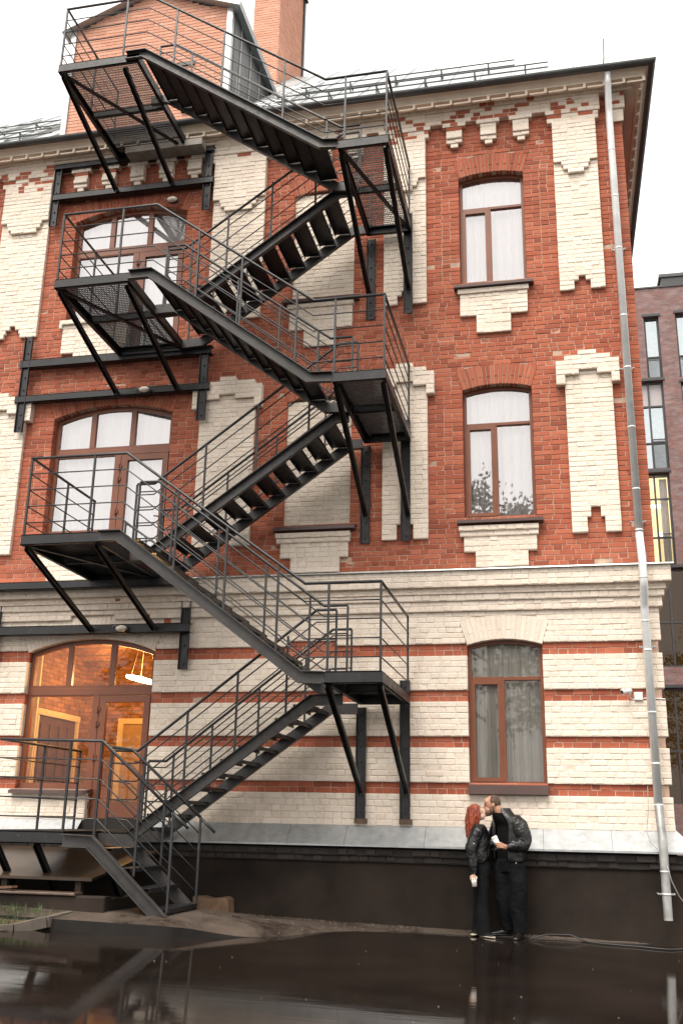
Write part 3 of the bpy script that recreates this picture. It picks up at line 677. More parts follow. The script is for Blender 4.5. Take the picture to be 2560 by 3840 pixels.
def door_window(a, zt, zland, pane_mat, cur):
    x0, x1 = a.x0 + .004, a.x1 - .004; fr = MB(); xd = AXM + .03; zsill = a.zb2 + .01
    o = a.outline(.004, zb=zt + .0); i_ = a.outline(.075, zb=zt + .07); fr.frame(o, i_, FY, FY + .09)
    xa, xb = x0 + .70, x0 + 1.45
    for xx in (xa, xb): member(fr, xx - .05, xx + .05, zt + .06, a.top(xx) - .06, FY - .004)
    member(fr, x0 + .0, x1, zt - .09, zt + .02, FY - .006)
    fr.frame(rect(x0, xd - .03, zsill, zt - .05), rect(x0 + .075, xd - .12, zsill + .09, zt - .10), FY + .001, FY + .09)
    member(fr, xd - .12, xd + .0, zland + .02, zt - .06, FY - .002); member(fr, x1 - .06, x1, zland + .02, zt - .06, FY - .002)
    w = fr.build('window', M['frame'], B)
    dr = MB(); dr.frame(rect(xd + .01, x1 - .065, zland + .05, zt - .095), rect(xd + .125, x1 - .165, zland + (.42 if zland < 2 else .14), zt - .20), FY - .012, FY + .06)
    if zland < 2: dr.bevbox(xd + .12, x1 - .16, FY + .005, FY + .05, zland + .14, zland + .41, .012)
    d = dr.build('door', M['frame'], B)
    for zz in (zt - .32, zt - .55, zland + .35, zland + .55, (zland + zt) / 2):
        m = MB(); m.tube([(xd - .015, FY - .035, zz - .05), (xd - .015, FY - .035, zz + .05)], .018, 8); m.box(xd - .05, xd + .03, FY - .03, FY - .008, zz - .02, zz + .035); m.build('hinge', M['frame'], d)
    m = MB(); m.tube([(x1 - .10, FY - .01, zland + 1.0), (x1 - .10, FY - .07, zland + 1.0), (x1 - .22, FY - .07, zland + 1.02)], .012, 8); m.build('handle', M['steel'], d)
    m = MB(); m.add([(x, FY + .03, z) for x, z in rect(xd + .12, x1 - .16, zland + (.41 if zland < 2 else .13), zt - .19)], [(0, 1, 2, 3)]); m.build('pane', pane_mat, d)
    m = MB(); m.add([(x, FY + .03, z) for x, z in rect(x0 + .07, xd - .11, zsill + .085, zt - .095)], [(0, 1, 2, 3)]); m.build('pane', pane_mat, w)
    ax = [x0 + .07, xa - .045, xa + .045, xb - .045, xb + .045, x1 - .07]
    for p_, q_ in ((0, 1), (2, 3), (4, 5)):
        pts = [(ax[p_], zt + .06), (ax[q_], zt + .06)] + [(ax[q_] + (ax[p_] - ax[q_]) * k / 6, a.top(ax[q_] + (ax[p_] - ax[q_]) * k / 6) - .073) for k in range(7)]
        m = MB(); m.add([(x, FY + .03, z) for x, z in pts], [tuple(range(len(pts)))]); m.build('pane', pane_mat, w)
    if cur:
        curtain(x0 + .02, x1 - .02, zland, a.zs + a.rise, FY + .17, cur, w, 9, .02)
        m = MB(); m.box(x0 - .01, x1 + .01, .352, .365, zland - .05, a.zs + .25); m.build('room_backing', M['dark_room'], w)
    m = MB(); m.add([(a.x0 - .03, -.10, a.zb2 - .02), (AXM + .05, -.10, a.zb2 - .02), (AXM + .05, -.10, a.zb2 - .07), (a.x0 - .03, -.10, a.zb2 - .07), (a.x0 - .03, FY, a.zb2 + .02), (AXM + .05, FY, a.zb2 + .02)],
            [(3, 2, 1, 0), (0, 1, 5, 4), (1, 2, 5), (3, 0, 4)]); m.build('sill', M['sill'], w)
    m = MB(); m.box(AXM + .002, a.x1 - .002, -.02, .36, zland - .08, zland - .005); m.build('threshold', M['concrete'], w)
    m = MB(); m.box(a.x0 + .003, AXM - .003, .15, .36, zland - .05, a.zb2); m.build('spandrel', M['paint_joint'], w)
door_window(ARCH[5], 3.42, 1.27, M['pane_clear'], None)
door_window(ARCH[6], 7.56, 5.29, M['pane'], M['curtain_white'])
door_window(ARCH[7], 11.56, 9.39, M['pane'], M['curtain_white'])

# ------------------------------------------------------------------ the lit vaulted room behind the ground-floor door
def room_brick(name, c1, c2, mo, s=1.0):
    m, n, l, b = mat_new(name); tc = n.new('ShaderNodeTexCoord'); sp = n.new('ShaderNodeSeparateXYZ'); l.new(tc.outputs['Object'], sp.inputs[0])
    ad = n.new('ShaderNodeMath'); l.new(sp.outputs['X'], ad.inputs[0]); l.new(sp.outputs['Y'], ad.inputs[1]); cb = n.new('ShaderNodeCombineXYZ'); l.new(ad.outputs[0], cb.inputs['X']); l.new(sp.outputs['Z'], cb.inputs['Y'])
    t = n.new('ShaderNodeTexBrick'); l.new(cb.outputs[0], t.inputs['Vector']); t.inputs['Scale'].default_value = 1; t.inputs['Brick Width'].default_value = .27 * s; t.inputs['Row Height'].default_value = .082 * s; t.inputs['Mortar Size'].default_value = .008
    t.inputs['Color1'].default_value = (*c1, 1); t.inputs['Color2'].default_value = (*c2, 1); t.inputs['Mortar'].default_value = (*mo, 1)
    nz = tex(n, l, 'ShaderNodeTexNoise', 7, 5, .7); rr = ramp(n, l, nz.outputs['Fac'], [(.3, (.55,) * 3), (.7, (1.2,) * 3)])
    l.new(mixc(n, l, t.outputs['Color'], rr.outputs[0], 1.0, 'MULTIPLY'), b.inputs['Base Color']); b.inputs['Roughness'].default_value = .85; bump(n, l, t.outputs['Fac'], .8, -.02, b); return m
M['room_brick'] = room_brick('old_room_brick', (.40, .19, .07), (.24, .10, .035), (.20, .12, .05))
M['cream'] = simple('cream_paint', (.62, .50, .30), .7, var=.1, bmp=0)
M['dark_wood'] = simple('dark_wood', (.10, .045, .022), .45, var=.3, nscale=4)
M['wood_floor'] = simple('room_floor', (.20, .12, .07), .5, var=.2)
room = thing('lit_room', 'warm lit brick vaulted room seen through the ground floor glass door', 'room')
RX0, RX1, RYB, RZ0 = -9.35, -5.95, 4.25, 1.27
m = MB(); m.box(RX0, RX1, RYB, RYB + .2, 1.0, 5.0); m.build('back_wall', M['room_brick'], room)
m = MB(); m.box(RX0 - .06, RX0, .37, RYB, 1.0, 5.0); m.build('side_wall', M['room_brick'], room); m = MB(); m.box(RX1, RX1 + .1, .37, RYB, 1.0, 5.0); m.build('side_wall', M['room_brick'], room)
m = MB(); m.box(RX0, RX1, .37, RYB, 1.225, RZ0); m.build('floor', M['wood_floor'], room)
m = MB(); n_ = 20                                                    # barrel vault with a cross groin
cxr = (RX0 + RX1) / 2; hw = (RX1 - RX0) / 2
for j in range(15):
    y = .37 + (RYB - .37) * j / 14
    for k in range(n_ + 1):
        u = -1 + 2 * k / n_; z = 3.55 + 1.15 * math.sqrt(max(0, 1 - u * u)); v = (y - .37) / (RYB - .37) * 2 - 1; z2 = 3.75 + .9 * math.sqrt(max(0, 1 - v * v)); m.v.append((cxr + hw * u, y, min(4.88, max(z, z2))))
for j in range(14):
    for k in range(n_): m.f.append((j * (n_ + 1) + k, j * (n_ + 1) + k + 1, (j + 1) * (n_ + 1) + k + 1, (j + 1) * (n_ + 1) + k))
m.build('vault', M['room_brick'], room)
m = MB(); m.box(-8.98, -8.60, .62, .66, RZ0, 4.3); m.build('wall_panel', M['cream'], room)
m = MB(); m.box(RX0, RX0 + .05, 2.0, 3.45, RZ0, 3.22); dd = m.build('inner_door', M['dark_wood'], room)          # dark double door in the side wall
for y in (2.06, 2.42, 2.78, 3.12):
    mm = MB(); mm.box(RX0 + .05, RX0 + .075, y, y + .27, RZ0 + .15, 3.08); mm.build('panel', M['dark_wood'], dd)
mm = MB(); mm.box(RX0, RX0 + .10, 1.86, 3.55, 3.22, 3.33); mm.build('lintel', M['cream'], dd); mm = MB(); mm.box(RX0, RX0 + .09, 3.45, 3.54, RZ0, 3.22); mm.build('door_post', M['cream'], dd)
mm = MB(); mm.box(RX0, RX0 + .07, 1.92, 1.99, RZ0, 3.22); mm.build('door_post', M['cream'], dd)
m = MB(); m.box(RX0, RX0 + .32, .95, 1.30, RZ0, 4.4); m.build('brick_pier', M['room_brick'], room); m = MB(); m.box(RX0, RX0 + .25, RYB - .5, RYB, RZ0, 4.4); m.build('brick_pier', M['room_brick'], room)
m = MB(); m.box(-8.60, -7.75, RYB - .08, RYB - .01, RZ0, 3.25); cd = m.build('inner_door', simple('tan_door', (.36, .23, .11), .5), room)
mm = MB(); mm.box(-8.72, -8.60, RYB - .11, RYB - .01, RZ0, 3.36); mm.build('door_post', M['cream'], cd); mm = MB(); mm.box(-8.60, -7.70, RYB - .11, RYB - .01, 3.25, 3.36); mm.build('lintel', M['cream'], cd)
m = MB(); m.box(-9.22, -9.06, RYB - .04, RYB - .01, 2.5, 3.0); m.build('notice_board', M['cream'], room)
# ring pendant lamp
lampm = bpy.data.materials.new('ring_light'); lampm.use_nodes = True; ln = lampm.node_tree.nodes; em = ln.new('ShaderNodeEmission'); em.inputs[0].default_value = (1, .78, .45, 1); em.inputs[1].default_value = 14
lampm.node_tree.links.new(em.outputs[0], ln['Material Output'].inputs['Surface'])
lp = thing('pendant_lamp', 'glowing ring pendant lamp inside the ground floor room', 'lamp'); LC = Vector((-7.06, 1.35, 3.74))
m = MB(); m.tube([LC + Vector((.26 * math.cos(t * .2618), .26 * math.sin(t * .2618), .03 * math.sin(t * .2618) - .07 * math.cos(t * .2618))) for t in range(25)], .026, 8, cap=False); m.build('ring', lampm, lp, True)
for k in range(3):
    m = MB(); an = 2.1 * k; m.tube([LC + Vector((.26 * math.cos(an), .26 * math.sin(an), 0)), LC + Vector((0, 0, 1.0))], .004, 5); m.build('cord', M['cream'], lp)
pl = bpy.data.lights.new('pendant_glow', 'POINT'); pl.energy = 56; pl.color = (1.0, .53, .16); pl.shadow_soft_size = .25; plo = bpy.data.objects.new('pendant_glow', pl); COL.objects.link(plo); plo.location = LC - Vector((0, 0, .12)); plo.parent = lp
pl2 = bpy.data.lights.new('wall_glow', 'POINT'); pl2.energy = 22; pl2.color = (1.0, .50, .15); pl2.shadow_soft_size = .3; plo2 = bpy.data.objects.new('wall_glow', pl2); COL.objects.link(plo2); plo2.location = (-8.3, 2.9, 3.9); plo2.parent = lp

# ------------------------------------------------------------------ downpipe
dp = thing('downpipe', 'galvanised downpipe running down the corner of the brick building', 'pipe')
PXX = 1.262
path = [(PXX, -.44, 13.66), (PXX, -.36, 13.5), (PXX, -.20, 13.1), (PXX, -.17, 12.95), (PXX, -.17, 5.62), (PXX, -.20, 5.5), (PXX, -.33, 5.22), (PXX, -.36, 5.12), (PXX, -.36, 4.86), (PXX, -.33, 4.76), (PXX, -.18, 4.56), (PXX, -.15, 4.46), (PXX, -.15, 1.75), (PXX, -.20, 1.62), (PXX, -.36, 1.32), (PXX, -.38, 1.2), (PXX, -.38, .30)]
m = MB(); m.tube(path[:5], .058, 16); m.build('pipe', M['pipe_zinc'], dp, True)
m = MB(); m.tube(path[4:13], .058, 16); m.build('pipe', M['pipe_zinc'], dp, True)
m = MB(); m.tube(path[12:], .058, 16, cap=False); m.build('pipe', simple('worn_galvanised', (.33, .33, .32), .5, .5, var=.5, nscale=3), dp, True)
for zz, yy in ((12.3, -.17), (11.4, -.17), (10.42, -.17), (9.2, -.17), (8.3, -.17), (7.3, -.17), (6.3, -.17), (5.66, -.17), (4.9, -.36), (4.3, -.15), (3.88, -.15), (3.0, -.15), (2.3, -.15), (1.75, -.15), (.9, -.38), (.62, -.38)):
    m = MB(); m.tube([(PXX, yy, zz - .012), (PXX, yy, zz + .012)], .0615, 16); m.build('joint_ring', M['pipe_zinc'], dp, True)
for zz, yy in ((10.42, -.17), (8.3, -.17), (5.80, -.17), (3.93, -.15), (.62, -.38)):
    m = MB(); m.bar((PXX - .10, yy + .03, zz), (PXX + .10, yy + .03, zz), .012, .022); m.ball((PXX - .1, yy + .02, zz), .015, .015, .015, 8, 6); m.ball((PXX + .1, yy + .02, zz), .015, .015, .015, 8, 6); m.bar((PXX - .1, yy + .02, zz), (PXX - .1, .02, zz), .01, .01); m.bar((PXX + .1, yy + .02, zz), (PXX + .1, .02, zz), .01, .01); m.build('clip', M['galv'], dp)

# ------------------------------------------------------------------ surveillance camera, junction box, wall lamps
sc = thing('surveillance_camera', 'white surveillance camera on the brick stripe beside the downpipe', 'camera')
m = MB(); m.tube([(.885, -.15, 3.292), (1.0, -.08, 3.315)], .034, 14); m.tube([(.875, -.156, 3.29), (.90, -.14, 3.295)], .040, 14); m.build('housing', M['white_plastic'], sc, True)
m = MB(); m.tube([(.868, -.160, 3.289), (.876, -.155, 3.29)], .026, 12); m.build('lens', M['black_rubber'], sc, True)
m = MB(); m.tube([(.985, -.08, 3.30), (.99, -.03, 3.27), (.99, .035, 3.25)], .016, 8); m.build('bracket', M['white_plastic'], sc, True)
jb = thing('junction_box', 'small square white junction box between camera and downpipe', 'box')
m = MB(); m.bevbox(1.045, 1.165, -.035, .04, 3.185, 3.30, .008); m.build('box', M['white_plastic'], jb)
m = MB(); m.tube([(.985, .0, 3.25), (1.0, .01, 3.21), (1.03, .012, 3.20), (1.05, .012, 3.205)], .008, 6); m.tube([(1.16, .01, 3.215), (1.30, .01, 3.215), (1.42, .0, 3.205), (1.47, -.01, 3.20)], .01, 6); m.build('cable', M['white_plastic'], jb, True)
M['lamp_glass'] = simple('lamp_diffuser', (.62, .57, .48), .35, var=.05, bmp=0)
def wall_lamp(x, y, z, lab):
    t = thing('wall_lamp', lab, 'lamp', 'oval lamps above the doors')
    m = MB(); m.ball((x, y - .05, z), .095, .05, .052, 16, 10); m.build('diffuser', M['lamp_glass'], t, True)
    m = MB(); m.ball((x + .012, y + .0, z), .11, .03, .066, 16, 8); m.build('base', M['steel'], t, True)
    m = MB(); m.tube([(x - .07, y, z + .02), (x - .13, y - .01, z + .06), (x - .17, y + .0, z + .05), (x - .18, y + .03, z + .0)], .008, 6); m.build('cable', M['grey_cable'], t, True)
wall_lamp(-6.74, -.225, 8.49, 'oval beige lamp on the steel beam above the middle floor door')
wall_lamp(-6.55, -.12, 12.33, 'oval beige lamp on the bricks above the top floor door')
wall_lamp(-6.79, -.225, 4.335, 'oval beige lamp on the steel beam above the lit ground floor door')
# ------------------------------------------------------------------ the fire escape
FE = thing('fire_escape', 'black steel zigzag fire escape stairs bolted to the brick facade', 'fire escape')
S, SR = M['steel'], M['steel_rail']
YO, YI = -2.55, -.15                       # outer edge of the landings and the edge at the wall
LAND = {'L3': (-7.72, -6.28, 13.47), 'L2': (-7.33, -6.10, 9.37), 'L1': (-7.39, -6.19, 5.27), 'L0': (-7.35, -6.30, 1.26),
        'R3': (-2.90, -2.13, 11.29), 'R2': (-2.90, -2.14, 7.45), 'R1': (-2.92, -2.16, 3.275)}
def channel(p, q, h, fl, side, th=.012):
    """C-section from p to q (top edge line); flanges point to `side`"""
    m = MB(); p = Vector(p); q = Vector(q); d = (q - p).normalized(); sd_ = Vector(side); u = sd_.cross(d)
    if u.z < 0: u = -u
    u.normalize()
    c = -u * h / 2; m.bar(p + c + sd_ * th / 2, q + c + sd_ * th / 2, th, h, u)
    for k in (-th / 2, -h + th / 2): m.bar(p + u * k + sd_ * fl / 2, q + u * k + sd_ * fl / 2, fl, th, u)
    return m
def grating(x0, x1, y0, y1, z, name='grating', px=.027, py=.055):
    m = MB(); x = x0
    while x < x1: m.bar((x, y0, z), (x, y1, z), .007, .016); x += px
    y = y0
    while y < y1: m.bar((x0, y, z), (x1, y, z), .006, .014); y += py
    return m.build(name, S, FE)
for k, (x0, x1, zt) in LAND.items():
    h = .15
    channel((x0, YO, zt), (x1, YO, zt), h, .055, (0, 1, 0)).build('landing_beam', S, FE)
    channel((x0, YI, zt), (x1, YI, zt), h, .055, (0, -1, 0)).build('landing_beam', S, FE)
    channel((x0, YO + .013, zt), (x0, YI - .013, zt), h, .055, (1, 0, 0)).build('landing_beam', S, FE)
    channel((x1, YO + .013, zt - .002), (x1, YI - .013, zt - .002), h, .055, (-1, 0, 0)).build('landing_beam', S, FE)
    channel((x0 + .05, -1.36, zt - .004), (x1 - .05, -1.36, zt - .004), .12, .05, (0, 1, 0)).build('landing_beam', S, FE)
    grating(x0 + .014, x1 - .014, YO + .02, YI - .02, zt + .002, 'grating', *((.027, .055) if k in ('L3', 'L2', 'R3') else (.015, .05)))
    if k in ('L3', 'L2', 'R3', 'L1'):
        m = MB(); a, b = ((x0 + .05, x1 - .05) if k[0] == 'L' else (x0 + .05, x1 - .05)); m.bar((a, YO + .08, zt - .13), (b, YI - .1, zt - .13), .06, .03); m.build('brace', S, FE)
def stringer(pts, y, side):
    """bent channel following (x, z) points of its top edge"""
    m = MB(); h, fl, th = .155, .065, .011; n = len(pts); P_ = [Vector((x, 0, z)) for x, z in pts]; off = []
    for i in range(n):
        ds = []
        if i > 0: ds.append((P_[i] - P_[i - 1]).normalized())
        if i < n - 1: ds.append((P_[i + 1] - P_[i]).normalized())
        ns = [Vector((-d.z, 0, d.x)) * (1 if d.x > 0 else -1) for d in ds]; nn = sum(ns, Vector()) / len(ns); nn.normalize(); off.append(nn / max(.5, nn.dot(ns[0])))
    def strip(da, db, y0, y1):
        a = [P_[i] - off[i] * da for i in range(n)]; b = [P_[i] - off[i] * db for i in range(n)]
        for i in range(n - 1):
            vs = [(v.x, yy, v.z) for yy in (y0, y1) for v in (a[i], a[i + 1], b[i + 1], b[i])]
            m.add(vs, [(0, 1, 2, 3), (7, 6, 5, 4), (1, 0, 4, 5), (3, 2, 6, 7), (0, 3, 7, 4), (2, 1, 5, 6)])
    strip(0, h, y, y + th * side * -1); strip(0, th, y, y + fl * side); strip(h - th, h, y, y + fl * side)
    return m.build('stringer', M['stringer'], FE)
OUT = {3: [(-6.50, 13.50), (-6.16, 13.50), (-3.12, 11.31), (-2.90, 11.29)], 2: [(-6.10, 9.385), (-5.72, 9.385), (-3.20, 7.46), (-2.90, 7.45)],
       1: [(-6.19, 5.275), (-5.86, 5.275), (-3.20, 3.285), (-2.92, 3.275)], 0: [(-6.30, 1.235), (-5.88, 1.225), (-4.81, .30)]}
INN = {3: [(-2.90, 11.27), (-3.16, 11.265), (-5.78, 9.385), (-6.10, 9.37)], 2: [(-2.90, 7.33), (-3.12, 7.33), (-6.00, 5.275), (-6.19, 5.27)], 1: [(-2.92, 3.13), (-3.37, 3.13), (-5.93, 1.265), (-6.30, 1.26)]}
def steps(pts, y0, y1, n):
    (xa, za), (xb, zb) = pts[1], pts[2]; m = MB(); w = abs(xb - xa) / n
    m.box(-w * .52, w * .52, y0, y1, -.006, 0); m.box(-w * .52, -w * .52 + .006, y0, y1, -.05, -.006); m.box(w * .52 - .006, w * .52, y0, y1, -.05, -.006)
    me = m.mesh('tread', S)
    for k in range(n):
        u = (k + .5) / n; link('tread', me, FE, None, (xa + (xb - xa) * u, 0, za + (zb - za) * (k + 1) / (n + .0) * 1.0 + (zb - za) * -.5 / n - .035))
for k, pts in OUT.items():
    stringer(pts, YO, -1); stringer(pts, -1.50, 1)
    steps(pts, YO + .02, -1.52, {3: 11, 2: 10, 1: 10, 0: 4}[k])
for k, pts in INN.items():
    stringer(pts, -1.36, -1); stringer(pts, -.28, 1); steps(pts, -1.34, -.30, {3: 10, 2: 11, 1: 10}[k])
# ---- railings: bent rails and posts
HT = (.185, .43, .68, .925)
def railing(path, posts, ht=1.165, skip_low=0, hr=.0205):
    P_ = [Vector(p) for p in path]
    m = MB(); m.tube([p + Vector((0, 0, ht)) for p in P_], hr, 10); m.build('handrail', SR, FE, True)
    for h in HT:
        m = MB(); m.tube([p + Vector((0, 0, h)) for p in P_], .0095, 6); m.build('rail', SR, FE, True)
    for q in posts:
        q = Vector(q); m = MB(); m.bar(q - Vector((0, 0, .03)), q + Vector((0, 0, ht - .01)), .028, .028, (1, 0, 0)); m.build('post', SR, FE)
def along(pts, y, fr):
    (xa, za), (xb, zb) = pts[1], pts[2]; return [(xa + (xb - xa) * f, y, za + (zb - za) * f) for f in fr]
yr = YO + .02
for k in (3, 2, 1):
    o = OUT[k]; Lx0, Lx1, Lz = LAND['L%d' % k]; Rx0, Rx1, Rz = LAND['R%d' % k]
    path = [(Lx0 + .03, -.45, Lz), (Lx0 + .03, yr, Lz), (o[1][0] - .02, yr, Lz), (o[2][0], yr, Rz), (Rx1 - .03, yr, Rz), (Rx1 - .03, -.16, Rz)]
    posts = [(Lx0 + .03, -.47, Lz), (Lx0 + .03, -1.4, Lz), (Lx0 + .03, yr, Lz), ((Lx0 + Lx1) / 2 + .42, yr, Lz), (Rx1 - .03, yr, Rz), (o[2][0] + .32, yr, Rz), (Rx1 - .03, -.17, Rz)] + along(o, yr, {3: (.16, .44, .78), 2: (.28, .56, .90), 1: (.30, .58, .86)}[k])
    railing(path, posts)
    # far side of the outer flight, with the hairpin stubs on the landings
    yf = -1.50
    path = [(o[1][0] - .25, yf, Lz), (o[1][0] + .05, yf, Lz), (o[2][0] + .02, yf, Rz), (o[2][0] + .36, yf, Rz)]
    railing(path, [path[0], path[3]] + along(o, yf, (.12, .40, .68, .93)), 1.08)
for k in (3, 2, 1):
    i_ = INN[k]; Rz = LAND['R%d' % k][2]; Lz = LAND['L%d' % (k - 1)][2]
    for yy, ht in ((-1.36, 1.10), (-.28, 1.02)):
        path = [(i_[1][0] + .34, yy, Rz - .05), (i_[1][0] + .05, yy, Rz - .05), (i_[2][0] + .06, yy, Lz), (i_[2][0] - .22, yy, Lz)]
        if k == 1 and yy < -1: path = path[:3] + [(i_[2][0] - .34, yy, Lz)]
        railing(path, [path[0], path[3]] + along(i_, yy, (.14, .42, .70, .93)), ht)
# bottom landing and the few steps to the ground
x0, x1, zt = LAND['L0']; o = OUT[0]
railing([(x0 + .03, -.20, zt), (x0 + .03, yr, zt), (-5.87, yr, zt - .02), (-4.83, yr, .36)], [(x0 + .03, -.22, zt), (x0 + .03, -1.35, zt), (-6.32, yr, zt), (-5.88, yr, zt - .03), (-5.30, yr, .78), (-4.83, yr, .36)])
railing([(-6.22, -1.50, zt), (-5.90, -1.50, zt - .03), (-4.83, -1.50, .33)], [(-6.2, -1.5, zt), (-5.36, -1.5, .78), (-4.83, -1.5, .33)], 1.14)
for yy, z in ((yr, 1.525), (-1.5, 1.47)):
    m = MB(); m.tube([(-4.84, yy, z), (-4.62, yy, z - .19)], .0205, 10); m.build('handrail', SR, FE, True)
# ---- struts, wall beams and bolted plates
def strut(x, zt, zf, yf=-.14, y0=YO + .1):
    m = MB(); a = Vector((x, y0, zt)); b = Vector((x, yf, zf)); m.bar(a, b, .075, .012); d = (b - a).normalized(); u = Vector((1, 0, 0)).cross(d).normalized()
    for s in (-1, 1): m.bar(a + Vector((s * .034, 0, 0)) - u * .028 * (1 if u.z > 0 else -1), b + Vector((s * .034, 0, 0)) - u * .028 * (1 if u.z > 0 else -1), .009, .062, u)
    m.build('strut', S, FE)
for k, zf in (('L3', 12.655), ('L2', 8.50), ('L1', 4.345), ('R3', 10.06), ('R2', 6.08), ('R1', 1.86)):
    x0, x1, zt = LAND[k]
    for x in ((x0 + .06, x1 - (.28 if k == 'L3' else .06)) if k[0] == 'L' else (x0 + .04, x1 - .05)): strut(x, zt - .15, zf, -.19 if k[0] == 'L' else -.10)
strut(-6.70, 1.11, .26, -1.55); strut(-7.28, 1.11, .26, -1.55)
strut(-5.75, .98, .26, -1.6, -2.42)
def wbeam(x0, x1, z0, z1, y=-.03):
    m = channel((x0, y - .15, z1), (x1, y - .15, z1), z1 - z0, .13, (0, 1, 0)); return m.build('wall_beam', S, FE)
wbeam(-9.00, -5.80, 13.28, 13.395); wbeam(-8.97, -5.78, 12.595, 12.725); wbeam(-9.22, -5.60, 9.13, 9.285); wbeam(-9.24, -5.60, 8.455, 8.585); wbeam(-9.6, -5.70, 5.00, 5.13, -.21); wbeam(-9.6, -5.67, 4.27, 4.42, -.06)
bolt = MB(); bolt.tube([(0, 0, 0), (0, -.02, 0)], .016, 6); bolt_me = bolt.mesh('bolt', M['steel'])
def plate(x0, x1, z0, z1, n, y=-.012, d=.05):
    m = MB(); m.box(x0, x1, y - .012, y, z0, z1); m.box(x0, x0 + .010, y - .045, y - .012, z0, z1); m.box(x1 - .01, x1, y - .045, y - .012, z0, z1); o = m.build('bracket_plate', S, FE)
    for k in range(n):
        b = bpy.data.objects.new('bolt', bolt_me); COL.objects.link(b); b.parent = o; b.location = ((x0 + x1) / 2, y - .012, z0 + .09 + (z1 - z0 - .18) * k / max(1, n - 1))
for (a, b) in ((-2.97, -2.82), (-2.31, -2.16)):
    e = .02 if a > -2.5 else -.02
    plate(a + .05, b + .05, 9.60, 11.52 if a > -2.5 else 11.15, 7, -.125 if a > -2.5 else -.01); plate(a, b, 5.66, 7.70 if a > -2.5 else 7.3, 7, -.075 if a > -2.5 else -.01); plate(a - .02, b - .02, 1.50, 3.50 if a > -2.5 else 3.1, 7, -.01)
plate(-9.0, -8.85, 12.06, 13.3, 6, -.125); plate(-5.97, -5.82, 12.05, 13.3, 6, -.125); plate(-9.18, -9.03, 7.90, 9.76, 8, -.14); plate(-5.80, -5.65, 7.90, 9.25, 6, -.14); plate(-5.86, -5.71, 3.70, 5.05, 5, -.06); plate(-9.2, -9.05, 3.7, 5.05, 5, -.06)
m = MB(); m.box(-7.45, -5.95, -.42, -.14, 13.27, 13.40); m.build('concrete_pad', M['concrete'], FE)
for x in (-2.98, -2.32):
    m = MB(); m.box(x - .02, x + .17, -.045, -.004, 1.43, 1.50); m.build('base_shoe', simple('rusty_shoe', (.12, .075, .05), .8, var=.4), FE)
# ------------------------------------------------------------------ basement pit cover left of the stair foot
M['wet_board'] = simple('wet_brown_sheet', (.045, .03, .021), .30, var=.3, nscale=2, bmp=.1, spec=.35)
pc = thing('pit_cover', 'wet brown sheet canopy over the basement pit under the stairs', 'canopy')
m = MB(); m.add([(-9.6, -2.38, .715), (-5.92, -2.40, .70), (-5.92, -.13, 1.0), (-9.6, -.13, 1.03), (-9.6, -2.38, .68), (-5.92, -2.40, .665), (-5.92, -.13, .965), (-9.6, -.13, .995)], [(0, 1, 2, 3), (7, 6, 5, 4), (4, 5, 1, 0), (5, 6, 2, 1), (6, 7, 3, 2), (7, 4, 0, 3)]); m.build('sheet', M['wet_board'], pc)
for x in (-7.16, -8.4): m = MB(); m.box(x - .04, x + .04, -2.36, -2.28, .28, .69); m.build('post', M['plinth'], pc)
m = MB(); m.box(-6.16, -6.08, -2.36, -2.28, .28, .67); m.build('post', M['plinth'], pc)
pw = thing('pit_wall', 'low dark parapet wall around the basement pit behind the grass', 'wall')
m = MB(); m.bevbox(-9.8, -5.62, -2.62, -2.42, .12, .50, .015); m.build('parapet', M['plinth'], pw); m = MB(); m.box(-5.80, -5.62, -2.40, -.14, .12, .46); m.build('parapet', M['plinth'], pw)
m = MB(); m.bevbox(-9.8, -6.02, -2.65, -2.40, .502, .535, .008); m.build('coping', simple('wet_coping', (.09, .06, .045), .3, var=.3), pw)
m = MB(); m.bar((-7.6, -2.3, .52), (-6.86, -2.62, .585), .09, .03); tag(m.build('plank', M['dark_wood']), 'short wet plank lying on the pit parapet', 'plank')
# stone block by the wall, kerb stones, grass patch
stone = MB(); zs = apron_z(-5.0, -.5); K = []
pts = [(-5.26, .0), (-4.72, .0), (-4.735, .20), (-4.79, .235), (-5.02, .205), (-5.15, .235), (-5.265, .23)]
stone.prism([(x, z + apron_z(-5, -.3) - .03) for x, z in pts], -.42, -.15)
tag(stone.build('stone_block', simple('brown_stone', (.16, .095, .055), .85, var=.45, nscale=9, bmp=.8, bdist=.01)), 'broken brown stone block against the plinth beside the stair foot', 'stone')
ker = simple('kerb_stone', (.10, .083, .068), .8, var=.25, bmp=.5)
for i, (a, b) in enumerate((((-6.95, -3.80), (-6.42, -3.36)), ((-6.41, -3.35), (-6.14, -3.10)), ((-6.135, -3.09), (-6.03, -2.66)))):
    m = MB(); kz = (.12, .165, .235, .27); m.bar((*a, kz[i]), (*b, kz[i + 1]), .075, .12)
    tag(m.build('kerb_stone', ker), ('longest kerb stone edging the grass patch at the left', 'middle kerb stone at the corner of the grass patch', 'short kerb stone end next to the pit parapet')[i], 'kerb', 'kerb stones around the grass patch')
def soil_z(x, y): return .15 + .03 * noise.noise(Vector((x * 1.3, y * 1.3, 5))) + .16 * sstep(-3.6, -2.62, y)
def soil_edge(y): return -6.55 + .45 * sstep(-3.6, -3.0, y) + .08 * sstep(-3.0, -2.6, y)
m = MB(); gx, gy = 34, 12
for j in range(gy + 1):
    for i in range(gx + 1):
        x = -9.8 + 3.35 * i / gx; y = -4.0 + 1.42 * j / gy; x = -9.8 + (soil_edge(y) + .02 + 9.8) * i / gx; ed = sstep(-3.95 - .25 * (x + 6.5), -3.7 - .25 * (x + 6.5), y)
        m.v.append((x, y, yard_z(x) - .06 + ed * (soil_z(x, y) - yard_z(x) + .08)))
